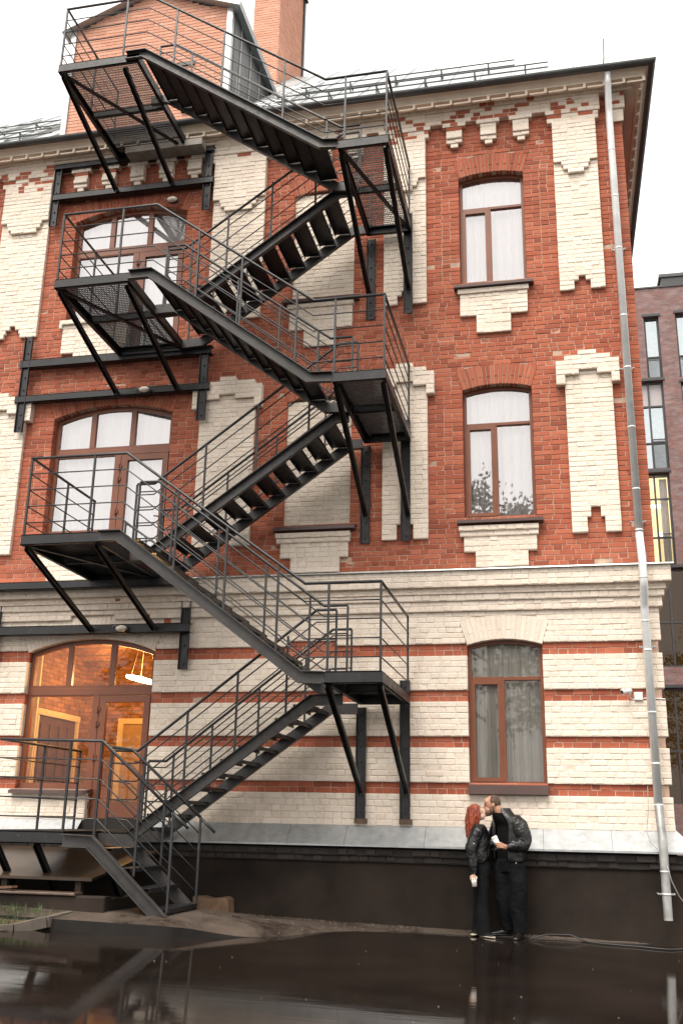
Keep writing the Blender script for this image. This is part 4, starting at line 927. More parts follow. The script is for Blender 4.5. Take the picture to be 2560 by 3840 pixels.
for j in range(gy):
    for i in range(gx): m.f.append((j * (gx + 1) + i, j * (gx + 1) + i + 1, (j + 1) * (gx + 1) + i + 1, (j + 1) * (gx + 1) + i))
struct(m.build('soil', simple('leafy_soil', (.085, .048, .026), .9, var=.5, nscale=14, bmp=.9, bdist=.02), smooth=True), 'brown soil bed with fallen leaves at the left edge', 'soil')
g = MB()
for k in range(2600):
    x = R.uniform(-8.6, -6.1); y = R.uniform(-3.75, -2.64)
    if x > soil_edge(y) - .04 or y < -3.8 - .25 * (x + 6.5): continue
    if noise.noise(Vector((x * 2.2, y * 3, 2))) < -.05 and R.random() < .8: continue
    z = soil_z(x, y); h = R.uniform(.03, .12); an = R.uniform(0, 6.28); dx, dy = math.cos(an) * .006, math.sin(an) * .006; lx, ly = R.uniform(-.05, .05), R.uniform(-.05, .05)
    g.add([(x - dx, y - dy, z - .01), (x + dx, y + dy, z - .01), (x + lx, y + ly, z + h)], [(0, 1, 2)])
gm = brick_mat('grass_blade', [(.035, .075, .014), (.05, .11, .02), (.07, .10, .025), (.11, .12, .03)], .6)
tag(g.build('grass', simple('grass', (.055, .10, .022), .6, var=.5, nscale=9, bmp=0)), 'short green grass at the left edge of the yard', 'grass', kind='stuff')
leafc = {'y': simple('yellow_leaf', (.55, .32, .06), .6, var=.2, bmp=0), 'o': simple('orange_leaf', (.50, .17, .03), .6, var=.2, bmp=0), 'b': simple('brown_leaf', (.20, .08, .04), .7, var=.3, bmp=0), 'r': simple('red_leaf', (.65, .02, .015), .5, var=.1, bmp=0), 'w': simple('pale_leaf', (.55, .50, .42), .6, var=.1, bmp=0)}
def leaf(x, y, z, s, an, c, lab, grp=None, name='fallen_leaf', cat='leaf'):
    m = MB(); q = [(-1, 0, 0), (-.5, .42, .12), (.15, .5, .16), (.8, .2, .1), (1.1, 0, .0), (.8, -.22, .12), (.1, -.48, .18), (-.5, -.4, .1)]
    ca, sa = math.cos(an), math.sin(an); m.v = [(s * (a * ca - b * sa), s * (a * sa + b * ca), s * c_ * .7) for a, b, c_ in q]; m.v.append((0, 0, .01 * s)); m.f = [(i, (i + 1) % 8, 8) for i in range(8)]
    m.tube([(s * 1.05 * ca, s * 1.05 * sa, .0), (s * 1.7 * ca, s * 1.7 * sa, s * .2)], s * .035, 5)
    return tag(m.build(name, leafc[c], None, False, None, (x, y, z + .003)), lab, cat, grp)
gl = yard_z
leaf(-1.03, -7.05, gl(-1), .062, .2, 'y', 'yellow leaf on the wet asphalt below the couple', 'leaves on the wet asphalt')
leaf(-2.90, -6.6, gl(-2.9), .045, 1.2, 'y', 'left one of two yellow leaves lying close together at the bottom', 'leaves on the wet asphalt')
leaf(-2.82, -6.62, gl(-2.8), .04, 2.6, 'o', 'right one of two yellow leaves lying close together at the bottom', 'leaves on the wet asphalt')
leaf(.42, -6.65, gl(.4), .03, .7, 'o', 'small orange leaf on the asphalt at the bottom right', 'leaves on the wet asphalt')
leaf(-3.98, -2.95, gl(-4.0), .055, .1, 'w', 'pale leaf on the asphalt just off the dry strip', 'leaves on the wet asphalt')
leaf(-5.02, -1.05, apron_z(-5.02, -1.05) + .01, .07, .4, 'r', 'bright red scrap on the pavement in front of the stone block', None, 'plastic_scrap', 'litter')
leaf(-.98, -2.0, gl(-1), .03, 1.5, 'w', 'tiny pale leaf on the asphalt under the woman', 'leaves on the wet asphalt')
leaf(-6.80, -3.22, soil_z(-6.80, -3.22) + .05, .085, .3, 'y', 'large yellow leaf in the grass at the left edge', 'leaves in the grass')
BL = ('brown leaf on the soil nearest the stair foot', 'brown leaf lying right against the pit parapet', 'brown leaf farthest left on the soil bed', 'brown leaf beside the short kerb stone end', 'brown leaf in the middle of the grass patch')
for k, (x, y) in enumerate(((-6.48, -2.85), (-6.7, -2.72), (-6.9, -2.9), (-6.35, -2.76), (-6.6, -3.0))):
    leaf(x, y, soil_z(x, y) + .03, .05, k, 'b', BL[k], 'brown leaves on the soil')
lt = MB()
for k in range(28):                                                   # leaf crumbs floating on the wet yard
    x = R.uniform(-5.0, 1.6); y = R.uniform(-8.5, -1.2)
    if y > edge_y(x) - .1 and x < 1.0: continue
    s_ = R.uniform(.005, .014); an = R.uniform(0, 6.28); ca, sa = math.cos(an) * s_, math.sin(an) * s_; z = yard_z(x) + .004
    lt.add([(x - ca, y - sa, z), (x + sa * .5, y - ca * .5, z + .004), (x + ca, y + sa, z), (x - sa * .5, y + ca * .5, z + .003)], [(0, 1, 2, 3)])
tag(lt.build('leaf_crumbs', leafc['w']), 'pale leaf crumbs scattered over the wet yard', 'litter', kind='stuff')
gv = MB()
for k in range(900):                                                   # grit on the drier strip
    x = R.uniform(-6.0, 1.0); e_ = edge_y(x); y = R.uniform(e_ + .08, -.16)
    if R.random() < .5: y = R.uniform(-.45, -.16) if e_ < -.5 else y
    z = apron_z(x, y); s_ = R.uniform(.004, .013) * (1.6 if R.random() < .06 else 1); q = [Vector((R.uniform(-1, 1), R.uniform(-1, 1), R.uniform(.2, 1))) * s_ for _ in range(2)]
    gv.add([(x - s_, y, z), (x, y - s_, z), (x + s_, y + .2 * s_, z), (x, y + s_, z), (x + q[0].x * .3, y + q[0].y * .3, z + s_ * .9)], [(0, 1, 4), (1, 2, 4), (2, 3, 4), (3, 0, 4)])
tag(gv.build('gravel', simple('grit', (.11, .085, .065), .9, var=.5, nscale=30, bmp=0)), 'loose grit scattered along the foot of the wall', 'gravel', kind='stuff')
# cables
m = MB(); base = [(-.52, -.50), (-.30, -.36), (.0, -.28), (.22, -.34), (.42, -.46), (.66, -.50), (.9, -.52), (1.1, -.60), (1.26, -.58), (1.42, -.40)]
m.tube([(x, y, max(yard_z(x), apron_z(x, y) if x < 1.1 else -1) + .014 + (.05 if -.4 < x < .1 else 0)) for x, y in base], .010, 6)
tag(m.build('ground_cable', M['black_rubber'], smooth=True), 'thin dark cable lying on the ground along the plinth', 'cable')
m = MB(); m.tube([(1.29, -.44, .97), (1.33, -.40, .80), (1.42, -.32, .60), (1.56, -.2, .42), (1.7, -.1, .2), (1.75, -.05, .0)], .009, 6)
tag(m.build('hanging_cable', M['grey_cable'], smooth=True), 'pale cable hanging behind the lower end of the downpipe', 'cable')
m = MB(); m.tube([(1.14, -.06, 2.0), (1.13, -.08, 1.7), (1.08, -.17, 1.4), (1.12, -.24, 1.25), (1.19, -.32, 1.18)], .004, 5)
tag(m.build('wall_wire', M['grey_cable'], smooth=True), 'thin loose wire on the wall left of the downpipe', 'cable')

# ------------------------------------------------------------------ modern neighbour behind the corner
def far_brick():
    m, n, l, b = mat_new('dark_purple_brick'); tc = n.new('ShaderNodeTexCoord'); sp = n.new('ShaderNodeSeparateXYZ'); l.new(tc.outputs['Object'], sp.inputs[0]); cb = n.new('ShaderNodeCombineXYZ'); l.new(sp.outputs['X'], cb.inputs['X']); l.new(sp.outputs['Z'], cb.inputs['Y'])
    t = n.new('ShaderNodeTexBrick'); l.new(cb.outputs[0], t.inputs['Vector']); t.inputs['Scale'].default_value = 1; t.inputs['Brick Width'].default_value = .26; t.inputs['Row Height'].default_value = .062; t.inputs['Mortar Size'].default_value = .006; t.inputs['Bias'].default_value = -.1
    t.inputs['Color1'].default_value = (.20, .085, .07, 1); t.inputs['Color2'].default_value = (.115, .072, .07, 1); t.inputs['Mortar'].default_value = (.16, .13, .125, 1)
    nz = tex(n, l, 'ShaderNodeTexNoise', 2.2, 5, .7, vec_scale=(1, 1, 2.5)); rr = ramp(n, l, nz.outputs['Fac'], [(.45, (0, 0, 0)), (.75, (.75,) * 3)])
    l.new(mixc(n, l, t.outputs['Color'], (.30, .25, .25), rr.outputs[0]), b.inputs['Base Color']); b.inputs['Roughness'].default_value = .8; bump(n, l, t.outputs['Fac'], .4, -.01, b); return m
M['far_brick'] = far_brick(); M['anthracite'] = simple('anthracite_metal', (.035, .035, .038), .45, bmp=0, var=.1); M['far_pane'] = glass_mat('neighbour_glass', .45, (.86, .95, 1.0)); M['infill'] = simple('grey_infill_panel', (.38, .35, .35), .4, bmp=0, var=.05)
NB = thing('modern_building', 'modern dark brick building with tall anthracite windows behind the corner', 'building')
YN = 20.0
wins = [(3.68, 4.215, 17.16, 19.62, 'h'), (3.15, 4.19, 13.63, 17.02, 'v'), (3.12, 4.15, 10.12, 13.48, 'v'), (4.80, 5.75, 17.1, 19.68, 'h'), (3.1, 4.6, 6.6, 10.0, 'b'), (4.80, 5.75, 10.1, 16.9, 'v'), (6.6, 7.6, 10.1, 19.6, 'v'), (3.1, 4.4, 2.2, 5.9, 'b'), (6.6, 7.6, 2.2, 9.0, 'v')]
cut = sorted({2.0, 14.0, *[w[0] for w in wins], *[w[1] for w in wins]}); cz = sorted({0.0, 20.8, *[w[2] for w in wins], *[w[3] for w in wins]})
m = MB()
for xa, xb in zip(cut, cut[1:]):
    for za, zb in zip(cz, cz[1:]):
        mx, mz = (xa + xb) / 2, (za + zb) / 2
        if not any(w[0] < mx < w[1] and w[2] < mz < w[3] for w in wins): m.box(xa, xb, YN, YN + .35, za, zb)
m.box(2.0, 14, YN + .8, YN + 14, 0, 20.7); m.box(2.0, 2.4, YN + .35, YN + .8, 0, 20.8); m.box(2.0, 14, YN + .35, YN + .8, 20.3, 20.75)
m.build('wall', M['far_brick'], NB)
m = MB(); m.box(1.95, 14.05, YN - .04, YN + .5, 20.8, 20.86); m.build('coping', M['anthracite'], NB)
m = MB(); m.box(4.50, 9.5, YN + .6, YN + 5, 20.75, 21.55); m.build('roof_box', M['anthracite'], NB); m = MB(); m.box(4.42, 9.6, YN + .55, YN + 5.1, 21.55, 21.68); m.build('roof_box_cap', M['gutter'], NB)
def emis(name, c, s):
    q = bpy.data.materials.new(name); q.use_nodes = True; n = q.node_tree.nodes; e = n.new('ShaderNodeEmission'); e.inputs[0].default_value = (*c, 1); e.inputs[1].default_value = s; q.node_tree.links.new(e.outputs[0], n['Material Output'].inputs['Surface']); return q
lit = emis('lit_office', (1.0, .76, .36), .5); strip = emis('strip_light', (1, .9, .65), 3.0); amber = emis('amber_room', (.45, .22, .06), .035)
dim = simple('pale_blind', (.45, .48, .48), .7, bmp=0)
for i, (xa, xb, za, zb, kd) in enumerate(wins):
    fr = MB(); t = .07; fr.frame(rect(xa, xb, za, zb), rect(xa + t, xb - t, za + t, zb - t), YN + .14, YN + .24)
    xm = xa + (xb - xa) * .5; zs_ = [za + (zb - za) * f for f in ((.35,) if kd == 'h' else (.30, .72) if kd == 'v' else (.45,))]
    if kd != 'h': fr.box(xm - .03, xm + .03, YN + .13, YN + .23, za + t, zb - t)
    for z in zs_: fr.box(xa + t, xb - t, YN + .135, YN + .22, z - .03, z + .03)
    w = fr.build('window', M['anthracite'], NB)
    zz = [za] + zs_ + [zb]; xx = [xa, xb] if kd == 'h' else [xa, xm, xb]
    for a_, b_ in zip(zz, zz[1:]):
        for c_, d_ in zip(xx, xx[1:]):
            mm = MB(); mm.add([(x, YN + .19, z) for x, z in rect(c_ + .03, d_ - .03, a_ + .03, b_ - .03)], [(0, 1, 2, 3)]); mm.build('pane', M['infill'] if (kd == 'v' and b_ == zb and i in (1,)) else (M['pane_clear'] if i in (2, 4, 7) else M['far_pane']), w)
    mm = MB(); mm.box(xa + .02, xb - .02, YN + .6, YN + .62, za, zb); mm.build('blind', lit if i == 2 else amber if i in (4, 7) else dim, w)
    if i == 2:
        mm = MB(); mm.box(xa + .1, xb - .1, YN + .52, YN + .58, 12.35, 12.45); mm.box(xa + .6, xb - .25, YN + .52, YN + .58, 11.3, 11.4); mm.build('strip_lamp', strip, w); curtain(xb - .34, xb - .08, za + .1, zb - .1, YN + .45, M['curtain_white'], w, 3)
    mm = MB(); mm.box(xa - .05, xb + .06, YN - .04, YN + .15, zb + .01, zb + .11); mm.build('lintel', M['anthracite'], w)
    if kd != 'b':
        rl = MB(); zr = za + (zb - za) * .33
        for k in range(14):
            x = xa + t + (xb - xa - 2 * t) * (.0 if kd == 'h' else .5) + (xb - xa - 2 * t) * (1 if kd == 'h' else .5) * k / 13; rl.box(x - .006, x + .006, YN + .06, YN + .08, za + .04, zr)
        rl.box(xa + (t if kd == 'h' else (xb - xa) / 2), xb - t, YN + .055, YN + .085, zr, zr + .03); rl.build('balustrade', M['anthracite'], w)

# ------------------------------------------------------------------ trees behind the photographer: seen only as reflections in the panes and the wet yard
M['bark'] = simple('bark', (.06, .045, .035), .9, bmp=.6)
def leaf_mat(name, c):
    m, n, l, b = mat_new(name); t = tex(n, l, 'ShaderNodeTexNoise', .9, 4); r = ramp(n, l, t.outputs['Fac'], [(.3, tuple(k * .5 for k in c)), (.7, tuple(k * 1.4 for k in c))]); l.new(r.outputs[0], b.inputs['Base Color']); b.inputs['Roughness'].default_value = .7; return m
LM = [leaf_mat('leaf_green', (.045, .065, .02)), leaf_mat('leaf_olive', (.075, .075, .025))]
def tree(x, y, h, cr, lab, seed, conifer=False):
    rr = random.Random(seed); t = thing('tree', lab, 'tree', 'trees behind the photographer'); tr = MB(); cw = MB()
    z0 = yard_z(x); tr.tube([(x, y, z0 - .2), (x + .1, y, h * .4), (x, y + .1, h * .95)], [.32, .22, .04], 8)
    nl = 20; cl = []
    for k in range(nl):
        zz = h * (.30 + .62 * k / nl); an = k * 2.4 + rr.random(); L = cr * (1 - .75 * abs((k / nl) - .30)) if not conifer else cr * (1 - k / nl) + .3
        e = Vector((x + L * math.cos(an), y + L * math.sin(an), zz + (L * .35 if not conifer else -L * .15))); tr.tube([(x, y, zz), (Vector((x, y, zz)) + e) / 2 + Vector((0, 0, .2)), e], [.09, .06, .02], 5)
        for f in (.45, .7, .9, 1.05): cl.append((Vector((x, y, zz)).lerp(e, f), cr * .20))
    for c, s in cl:
        for q in range(80):
            d = Vector((rr.gauss(0, 1), rr.gauss(0, 1), rr.gauss(0, .8))) * s * .62; p = c + d; a = Vector((rr.gauss(0, 1), rr.gauss(0, 1), rr.gauss(0, 1))).normalized(); b = a.orthogonal().normalized(); k = rr.uniform(.09, .19)
            cw.add([p - a * k, p + b * k * .6, p + a * k, p - b * k * .6], [(0, 1, 2, 3)])
    tr.build('trunk', M['bark'], t, True); cw.build('crown', LM[seed % 2], t)
tree(-3.5, -37, 19.5, 4.2, 'broad tree reflected at the left of the ground floor window', 1); tree(4.2, -40, 22, 4.5, 'tallest tree reflected in the right panes of the windows', 2)
tree(-20.5, -33, 15, 2.6, 'narrow conifer reflected in the left pane of the middle floor door', 3, True); tree(12, -36, 18, 4.2, 'broad tree farthest right, reflected in the wet yard', 4); tree(-11, -42, 16, 4.0, 'lower tree between the conifer and the broad tree', 6)
# ------------------------------------------------------------------ the couple
def leather(name):
    m, n, l, b = mat_new(name); b.inputs['Base Color'].default_value = (.005, .005, .0055, 1); b.inputs['Specular IOR Level'].default_value = .5
    t = tex(n, l, 'ShaderNodeTexNoise', 14, 4); r = ramp(n, l, t.outputs['Fac'], [(.3, (.30,) * 3), (.7, (.50,) * 3)]); l.new(r.outputs[0], b.inputs['Roughness'])
    t2 = tex(n, l, 'ShaderNodeTexNoise', 9, 3, .5, vec_scale=(1, 1, 1.9)); bump(n, l, t2.outputs['Fac'], .28, .03, b); return m
M['leather'] = leather('black_leather'); M['cotton'] = simple('black_cotton', (.003, .003, .003), .9, bmp=.2, spec=.15); M['denim'] = simple('black_denim', (.005, .005, .006), .85, var=.35, nscale=5, bmp=.2, spec=.15)
M['skin'] = simple('skin', (.44, .225, .145), .5, var=.12, nscale=9, bmp=.05); M['skin_pale'] = simple('pale_skin', (.58, .36, .27), .5, var=.1, nscale=9, bmp=.05)
M['red_hair'] = simple('red_hair', (.24, .038, .012), .42, var=.6, nscale=16, bmp=.5, bdist=.01)
def hair_mat(name, c0, c1):
    m, n, l, b = mat_new(name); t = tex(n, l, 'ShaderNodeTexNoise', 60, 3, .6, vec_scale=(1, 1, .09)); r = ramp(n, l, t.outputs['Fac'], [(.35, c0), (.65, c1)]); l.new(r.outputs[0], b.inputs['Base Color']); b.inputs['Roughness'].default_value = .42
    bump(n, l, t.outputs['Fac'], .9, .012, b); return m
M['red_hair'] = hair_mat('red_hair_strands', (.10, .012, .005), (.34, .065, .018))
M['short_hair'] = simple('short_brown_hair', (.075, .045, .03), .8, var=.4, nscale=30, bmp=.4)
M['shoe'] = simple('black_shoe', (.01, .01, .01), .35, bmp=.1); M['sole'] = simple('cream_sole', (.5, .42, .34), .7, bmp=0); M['cup'] = simple('white_paper_cup', (.80, .75, .70), .55, var=.03, bmp=0); M['zip'] = simple('metal_zip', (.55, .53, .5), .3, .8, bmp=0)
V = Vector
def ring(c, a, ra, b, rb): return (V(c), V(a).normalized() * ra, V(b).normalized() * rb)
def limb(mb, pts, radii, n=14, flat=1.0):
    rg = []; prev = None; P_ = [V(p) for p in pts]
    for i, p in enumerate(P_):
        t = (P_[min(i + 1, len(P_) - 1)] - P_[max(0, i - 1)]).normalized()
        a = V((0, 1, 0)) - t * t.y if prev is None else prev - t * prev.dot(t)
        if a.length < .05: a = t.orthogonal()
        a.normalize(); prev = a; rg.append((p, a * radii[i] * flat, t.cross(a) * radii[i]))
    mb.loft(rg, n)
def fingers(mb, base, across, along_, curl, n=4, L=.075, r=.0085, spread=.019):
    """four unequal bent fingers rooted in the palm; `curl` is the direction they close to"""
    across, along_, curl = V(across).normalized(), V(along_).normalized(), V(curl).normalized()
    for k in range(n):
        l = L * (.9, 1.05, 1.0, .78)[k]; p = V(base) + across * (k - 1.5) * spread; q = [p, p + along_ * l * .42, p + along_ * l * .72 + curl * l * .24, p + along_ * l * .62 + curl * l * .62]
        limb(mb, q, [r * 1.1, r * 1.05, r, r * .85], 8)
# ---- man
man = MB(); s = V((.66, -.75, 0)); f = V((-.75, -.66, 0))          # shoulder axis (his left side), facing direction
TC = V((-.765, -.36, 0))
def torso(mb, rows, sh=s, fwd=f, c0=TC):
    mb.loft([(c0 + V((dx, dy, z)), sh * a, fwd * b) for z, a, b, dx, dy in rows], 24)
torso(man, [(.86, .17, .13, 0, 0), (.98, .185, .14, 0, 0), (1.12, .185, .14, 0, 0), (1.3, .20, .14, 0, 0), (1.45, .20, .12, -.01, 0), (1.53, .13, .09, -.06, 0), (1.57, .085, .078, -.085, 0)])
limb(man, [(-.835, -.375, 1.52), (-.86, -.385, 1.58), (-.895, -.395, 1.64), (-.93, -.40, 1.69)], [.085, .076, .070, .07])
HC = V((-.985, -.40, 1.712))
hr_ = Matrix.Rotation(math.radians(-14), 3, 'Y')
man.ball(HC + V((.015, 0, .018)), .104, .080, .112, 18, 12, hr_); man.ball(HC + V((-.035, 0, -.075)), .062, .058, .070, 14, 10, hr_)
man.ball(HC + V((-.060, 0, .045)), .045, .062, .05, 12, 8); man.ball(HC + V((-.085, 0, .012)), .02, .055, .014, 12, 8)
limb(man, [HC + V((-.085, 0, .010)), HC + V((-.107, 0, -.028)), HC + V((-.092, 0, -.045))], [.010, .017, .014], 10); man.ball(HC + V((-.086, 0, -.075)), .018, .026, .010, 10, 8); man.ball(HC + V((-.083, 0, -.092)), .018, .026, .010, 10, 8); man.ball(HC + V((-.07, 0, -.125)), .032, .034, .026, 10, 8)
man.ball(HC + V((.028, -.083, -.005)), .019, .012, .032, 10, 8); man.ball(HC + V((.028, .083, -.005)), .019, .012, .032, 10, 8)
LS, LE, LH = V((-.625, -.50, 1.475)), V((-.575, -.53, 1.20)), V((-.775, -.66, 1.165))
limb(man, [LS, (LS + LE) / 2, LE, (LE + LH) / 2, LH], [.075, .062, .052, .046, .032])
RS, RE, RH = V((-.90, -.21, 1.475)), V((-1.02, -.14, 1.23)), V((-1.17, -.24, 1.12))
limb(man, [RS, (RS + RE) / 2, RE, (RE + RH) / 2, RH], [.075, .062, .05, .042, .032]); limb(man, [RH, RH + V((-.04, -.02, 0)), RH + V((-.09, -.05, 0))], [.03, .04, .035], 12, .5); fingers(man, RH + V((-.08, -.045, 0)), (0, 0, 1), (-.9, -.4, 0), (0, -1, 0))
hips = (V((-.70, -.42, .95)), V((-.845, -.33, .95)))
lk, la = V((-.665, -.44, .50)), V((-.655, -.40, .085)); rk, ra = V((-.855, -.36, .50)), V((-.815, -.27, .095))
limb(man, [hips[0], lk + V((0, 0, .22)), lk, (lk + la) / 2 + V((.01, 0, .05)), la], [.105, .09, .066, .062, .045]); limb(man, [hips[1], rk + V((0, 0, .22)), rk, (rk + ra) / 2, ra], [.105, .09, .066, .06, .045])
CB, CT = V((-.872, -.70, 1.155)), V((-.94, -.715, 1.285)); cax = (CT - CB).normalized()
palm = V((-.835, -.70, 1.175)); limb(man, [LH, (LH + palm) / 2, palm], [.030, .036, .038], 12, .62)
for k in range(4):                                                     # left hand wraps the cup from below and in front
    q = CB + cax * (.070 - .021 * k) ; a = q + V((.052, -.012, 0)); limb(man, [palm + V((-.002, -.012, .024 - .016 * k)), a + V((.004, -.022, 0)), q + V((.022, -.046, 0)), q + V((-.012, -.045, 0)), q + V((-.030, -.034, 0))], [.0115, .0112, .0105, .010, .0085], 8)
limb(man, [palm + V((.006, .014, .028)), CB + cax * .07 + V((.044, .024, .0)), CB + cax * .085 + V((.012, .046, 0)), CB + cax * .088 + V((-.02, .04, 0))], [.014, .013, .012, .010], 8)
pm = link('person', remesh(man, .0062, 3)); pm.data.materials.clear(); pm.data.materials.append(M['skin'])
tag(pm, 'tall man in black leather jacket leaning down to kiss, cup in hand', 'person')
def child(parent, mb, name, mat, vox, sm=4, disp=0., freq=14):
    me = remesh(mb, vox, sm, disp, freq); me.materials.clear(); me.materials.append(mat); return link(name, me, parent)
m = MB(); torso(m, [(.96, .19, .15, 0, 0), (1.1, .192, .152, 0, -.002), (1.3, .205, .15, 0, 0), (1.44, .205, .128, -.01, 0), (1.53, .155, .128, -.06, -.02), (1.575, .112, .112, -.09, -.03), (1.61, .098, .098, -.105, -.035)]); child(pm, m, 'shirt', M['cotton'], .010)
# jacket: an open shell, its front hanging loose over the shirt
m = MB(); n = 40; rowsj = [(.975, .228, .195), (1.02, .232, .205), (1.10, .236, .202), (1.22, .242, .196), (1.35, .250, .186), (1.45, .248, .165), (1.52, .215, .152), (1.57, .165, .138), (1.605, .128, .122), (1.645, .116, .112)]
for z, a, b in rowsj:
    for k in range(n + 1):
        an = math.radians(58) + (2 * math.pi - math.radians(76)) * k / n      # 0 = his left side, 90 deg = front
        an = math.pi / 2 + math.radians(20) + (2 * math.pi - math.radians(62)) * k / n
        wr = 1 + .03 * math.sin(z * 55 + k * .5) * (1 if z < 1.45 else .3); c0 = TC + V((-.085 * sstep(1.44, 1.62, z), -.03 * sstep(1.44, 1.62, z), 0))
        p = c0 + s * a * math.cos(an) * wr + f * b * math.sin(an) * wr; m.v.append((p.x, p.y, z + (.03 * sstep(1.5, 1.6, z) * (1 if k < n else 1))))
nr = len(rowsj)
for i in range(nr - 1):
    for k in range(n): m.f.append((i * (n + 1) + k, i * (n + 1) + k + 1, (i + 1) * (n + 1) + k + 1, (i + 1) * (n + 1) + k))
jk = m.build('jacket', M['leather'], pm, True); so = jk.modifiers.new('s', 'SOLIDIFY'); so.thickness = .014; so.offset = 0; sb = jk.modifiers.new('b', 'SUBSURF'); sb.levels = 1; sb.render_levels = 1
m = MB(); limb(m, [LS + V((-.05, .05, .03)), LS + V((.012, -.01, -.03)), (LS + LE) / 2 + V((.028, -.01, 0)), LE + V((.025, -.005, .045)), LE + V((.012, -.015, -.02)), (LE + LH) / 2 + V((0, 0, .0)), LH + V((.03, .02, .004))], [.100, .118, .114, .100, .096, .084, .060], 20); limb(m, [LH + V((.035, .022, .004)), LH + V((-.004, -.002, 0))], [.052, .046], 16)
child(pm, m, 'sleeve', M['leather'], .010, 3, .012, 16)
m = MB(); limb(m, [RS + V((.04, -.04, .03)), RS, (RS + RE) / 2, RE, (RE + RH) / 2, RH + V((.02, 0, 0))], [.09, .10, .095, .085, .07, .05], 18); child(pm, m, 'sleeve', M['leather'], .011, 3, .010, 16)
m = MB(); m.bar((-.672, -.552, .99), (-.668, -.556, .955), .014, .006); m.build('zip_pull', M['zip'], pm)
m = MB(); torso(m, [(.84, .212, .17, 0, 0), (.92, .215, .172, 0, 0), (1.0, .205, .165, 0, 0)])
limb(m, [hips[0] + V((.01, 0, -.02)), lk + V((.008, 0, .22)), lk + V((.01, 0, 0)), (lk + la) / 2, la + V((.004, 0, .03)), la + V((.004, 0, -.015))], [.135, .134, .116, .104, .092, .090], 18); limb(m, [hips[1] + V((-.005, 0, -.02)), rk + V((0, 0, .22)), rk, (rk + ra) / 2, ra + V((0, 0, .03)), ra + V((0, 0, -.005))], [.132, .130, .110, .098, .086, .084], 18)
child(pm, m, 'trousers', M['denim'], .012, 3, .011, 11)
def shoe(parent, heel, d, L, zg, sole_mat=None, w=.046):
    d = V((d[0], d[1], 0)).normalized(); hl = V(heel); m = MB(); c = d.cross(V((0, 0, 1)))
    pr = [(-.02, .052, .035), (.02, .085, .042), (.07, .075, .042), (.13, .052, .046), (.19, .040, .046), (.245, .026, .036), (.265, .014, .018)]
    m.loft([(V((hl.x, hl.y, zg)) + d * (u * L / .265) + V((0, 0, hh * .5 + .012)), c * ww, V((0, 0, 1)) * hh * .56) for u, hh, ww in pr], 14)
    sh = child(parent, m, 'shoe', M['shoe'], .008, 2)
    m = MB(); m.loft([(V((hl.x, hl.y, zg)) + d * (u * L / .265) + V((0, 0, .013)), c * (ww + .004), V((0, 0, .013))) for u, hh, ww in pr], 14); m.build('sole', sole_mat or M['shoe'], sh, True)
def gz(x, y): return max(yard_z(x), apron_z(x, y) if x < 1.15 and y > -3.3 else -9)
shoe(pm, (-.648, -.385, 0), (-.22, -.97), .28, gz(-.65, -.5), w=.05); shoe(pm, (-.80, -.26, 0), (-.93, -.30), .29, gz(-.9, -.3))
m = MB(); m.ball(HC + V((.028, 0, .030)), .100, .0835, .108, 20, 14, hr_); hair = child(pm, m, 'hair', M['short_hair'], .007, 1, .002, 60)
for v in hair.data.vertices:                                         # receding hairline: pull the front and the face side under the skin
    d_ = v.co - HC
    k = sstep(-.005, -.05, d_.x - d_.z * .25 + .02) if d_.z > -.02 else sstep(.03, -.01, d_.x)
    if d_.z < -.045: k = max(k, sstep(-.045, -.075, d_.z))
    v.co = HC + d_ * (1 - .16 * k)
m = MB(); m.ball(HC + V((-.040, 0, -.092)), .060, .0625, .056, 16, 12, hr_); m.ball(HC + V((-.075, 0, -.130)), .030, .037, .026, 10, 8); m.ball(HC + V((.0, -.058, -.06)), .026, .022, .045, 10, 8); m.ball(HC + V((.0, .058, -.06)), .026, .022, .045, 10, 8); child(pm, m, 'beard', simple('stubble', (.15, .085, .055), .8, var=.35, nscale=40), .006, 1, .0015, 60)
for sgn in (-1, 1):
    m = MB(); m.ball(HC + V((-.086, sgn * .034, .022)), .014, .022, .005, 10, 6); m.build('eyebrow', M['short_hair'], pm, True)
    m = MB(); m.ball(HC + V((-.088, sgn * .034, .004)), .008, .014, .004, 10, 6); m.build('eye', M['short_hair'], pm, True)
# ---- woman
wo = MB(); ws, wf = V((.12, -.99, 0)), V((.99, .12, 0)); WC = V((-1.165, -.44, 0))
torso(wo, [(.86, .14, .105, .02, 0), (.98, .13, .10, .02, 0), (1.08, .115, .09, .0, 0), (1.22, .135, .105, -.01, 0), (1.36, .15, .09, -.02, 0), (1.42, .09, .065, -.02, 0), (1.45, .05, .05, -.02, 0)], ws, wf, WC)
WH = V((-1.185, -.43, 1.605)); wr_ = Matrix.Rotation(math.radians(-28), 3, 'Y')
limb(wo, [(-1.19, -.44, 1.41), (-1.195, -.435, 1.48), (-1.185, -.43, 1.54)], [.052, .048, .05])
wo.ball(WH + V((-.01, 0, .012)), .088, .072, .098, 18, 12, wr_); wo.ball(WH + V((.055, 0, -.045)), .045, .046, .055, 14, 10, wr_)
limb(wo, [WH + V((.080, 0, .025)), WH + V((.112, 0, .012)), WH + V((.104, 0, -.008))], [.008, .012, .010], 10); wo.ball(WH + V((.105, 0, -.03)), .014, .02, .009, 10, 8); wo.ball(WH + V((.098, 0, -.047)), .014, .02, .009, 10, 8); wo.ball(WH + V((.08, 0, -.075)), .022, .024, .02, 10, 8)
A1, A2, A3 = V((-1.18, -.575, 1.37)), V((-1.245, -.615, 1.11)), V((-1.235, -.63, .825))
limb(wo, [A1, (A1 + A2) / 2, A2, (A2 + A3) / 2, A3], [.052, .045, .04, .034, .024])
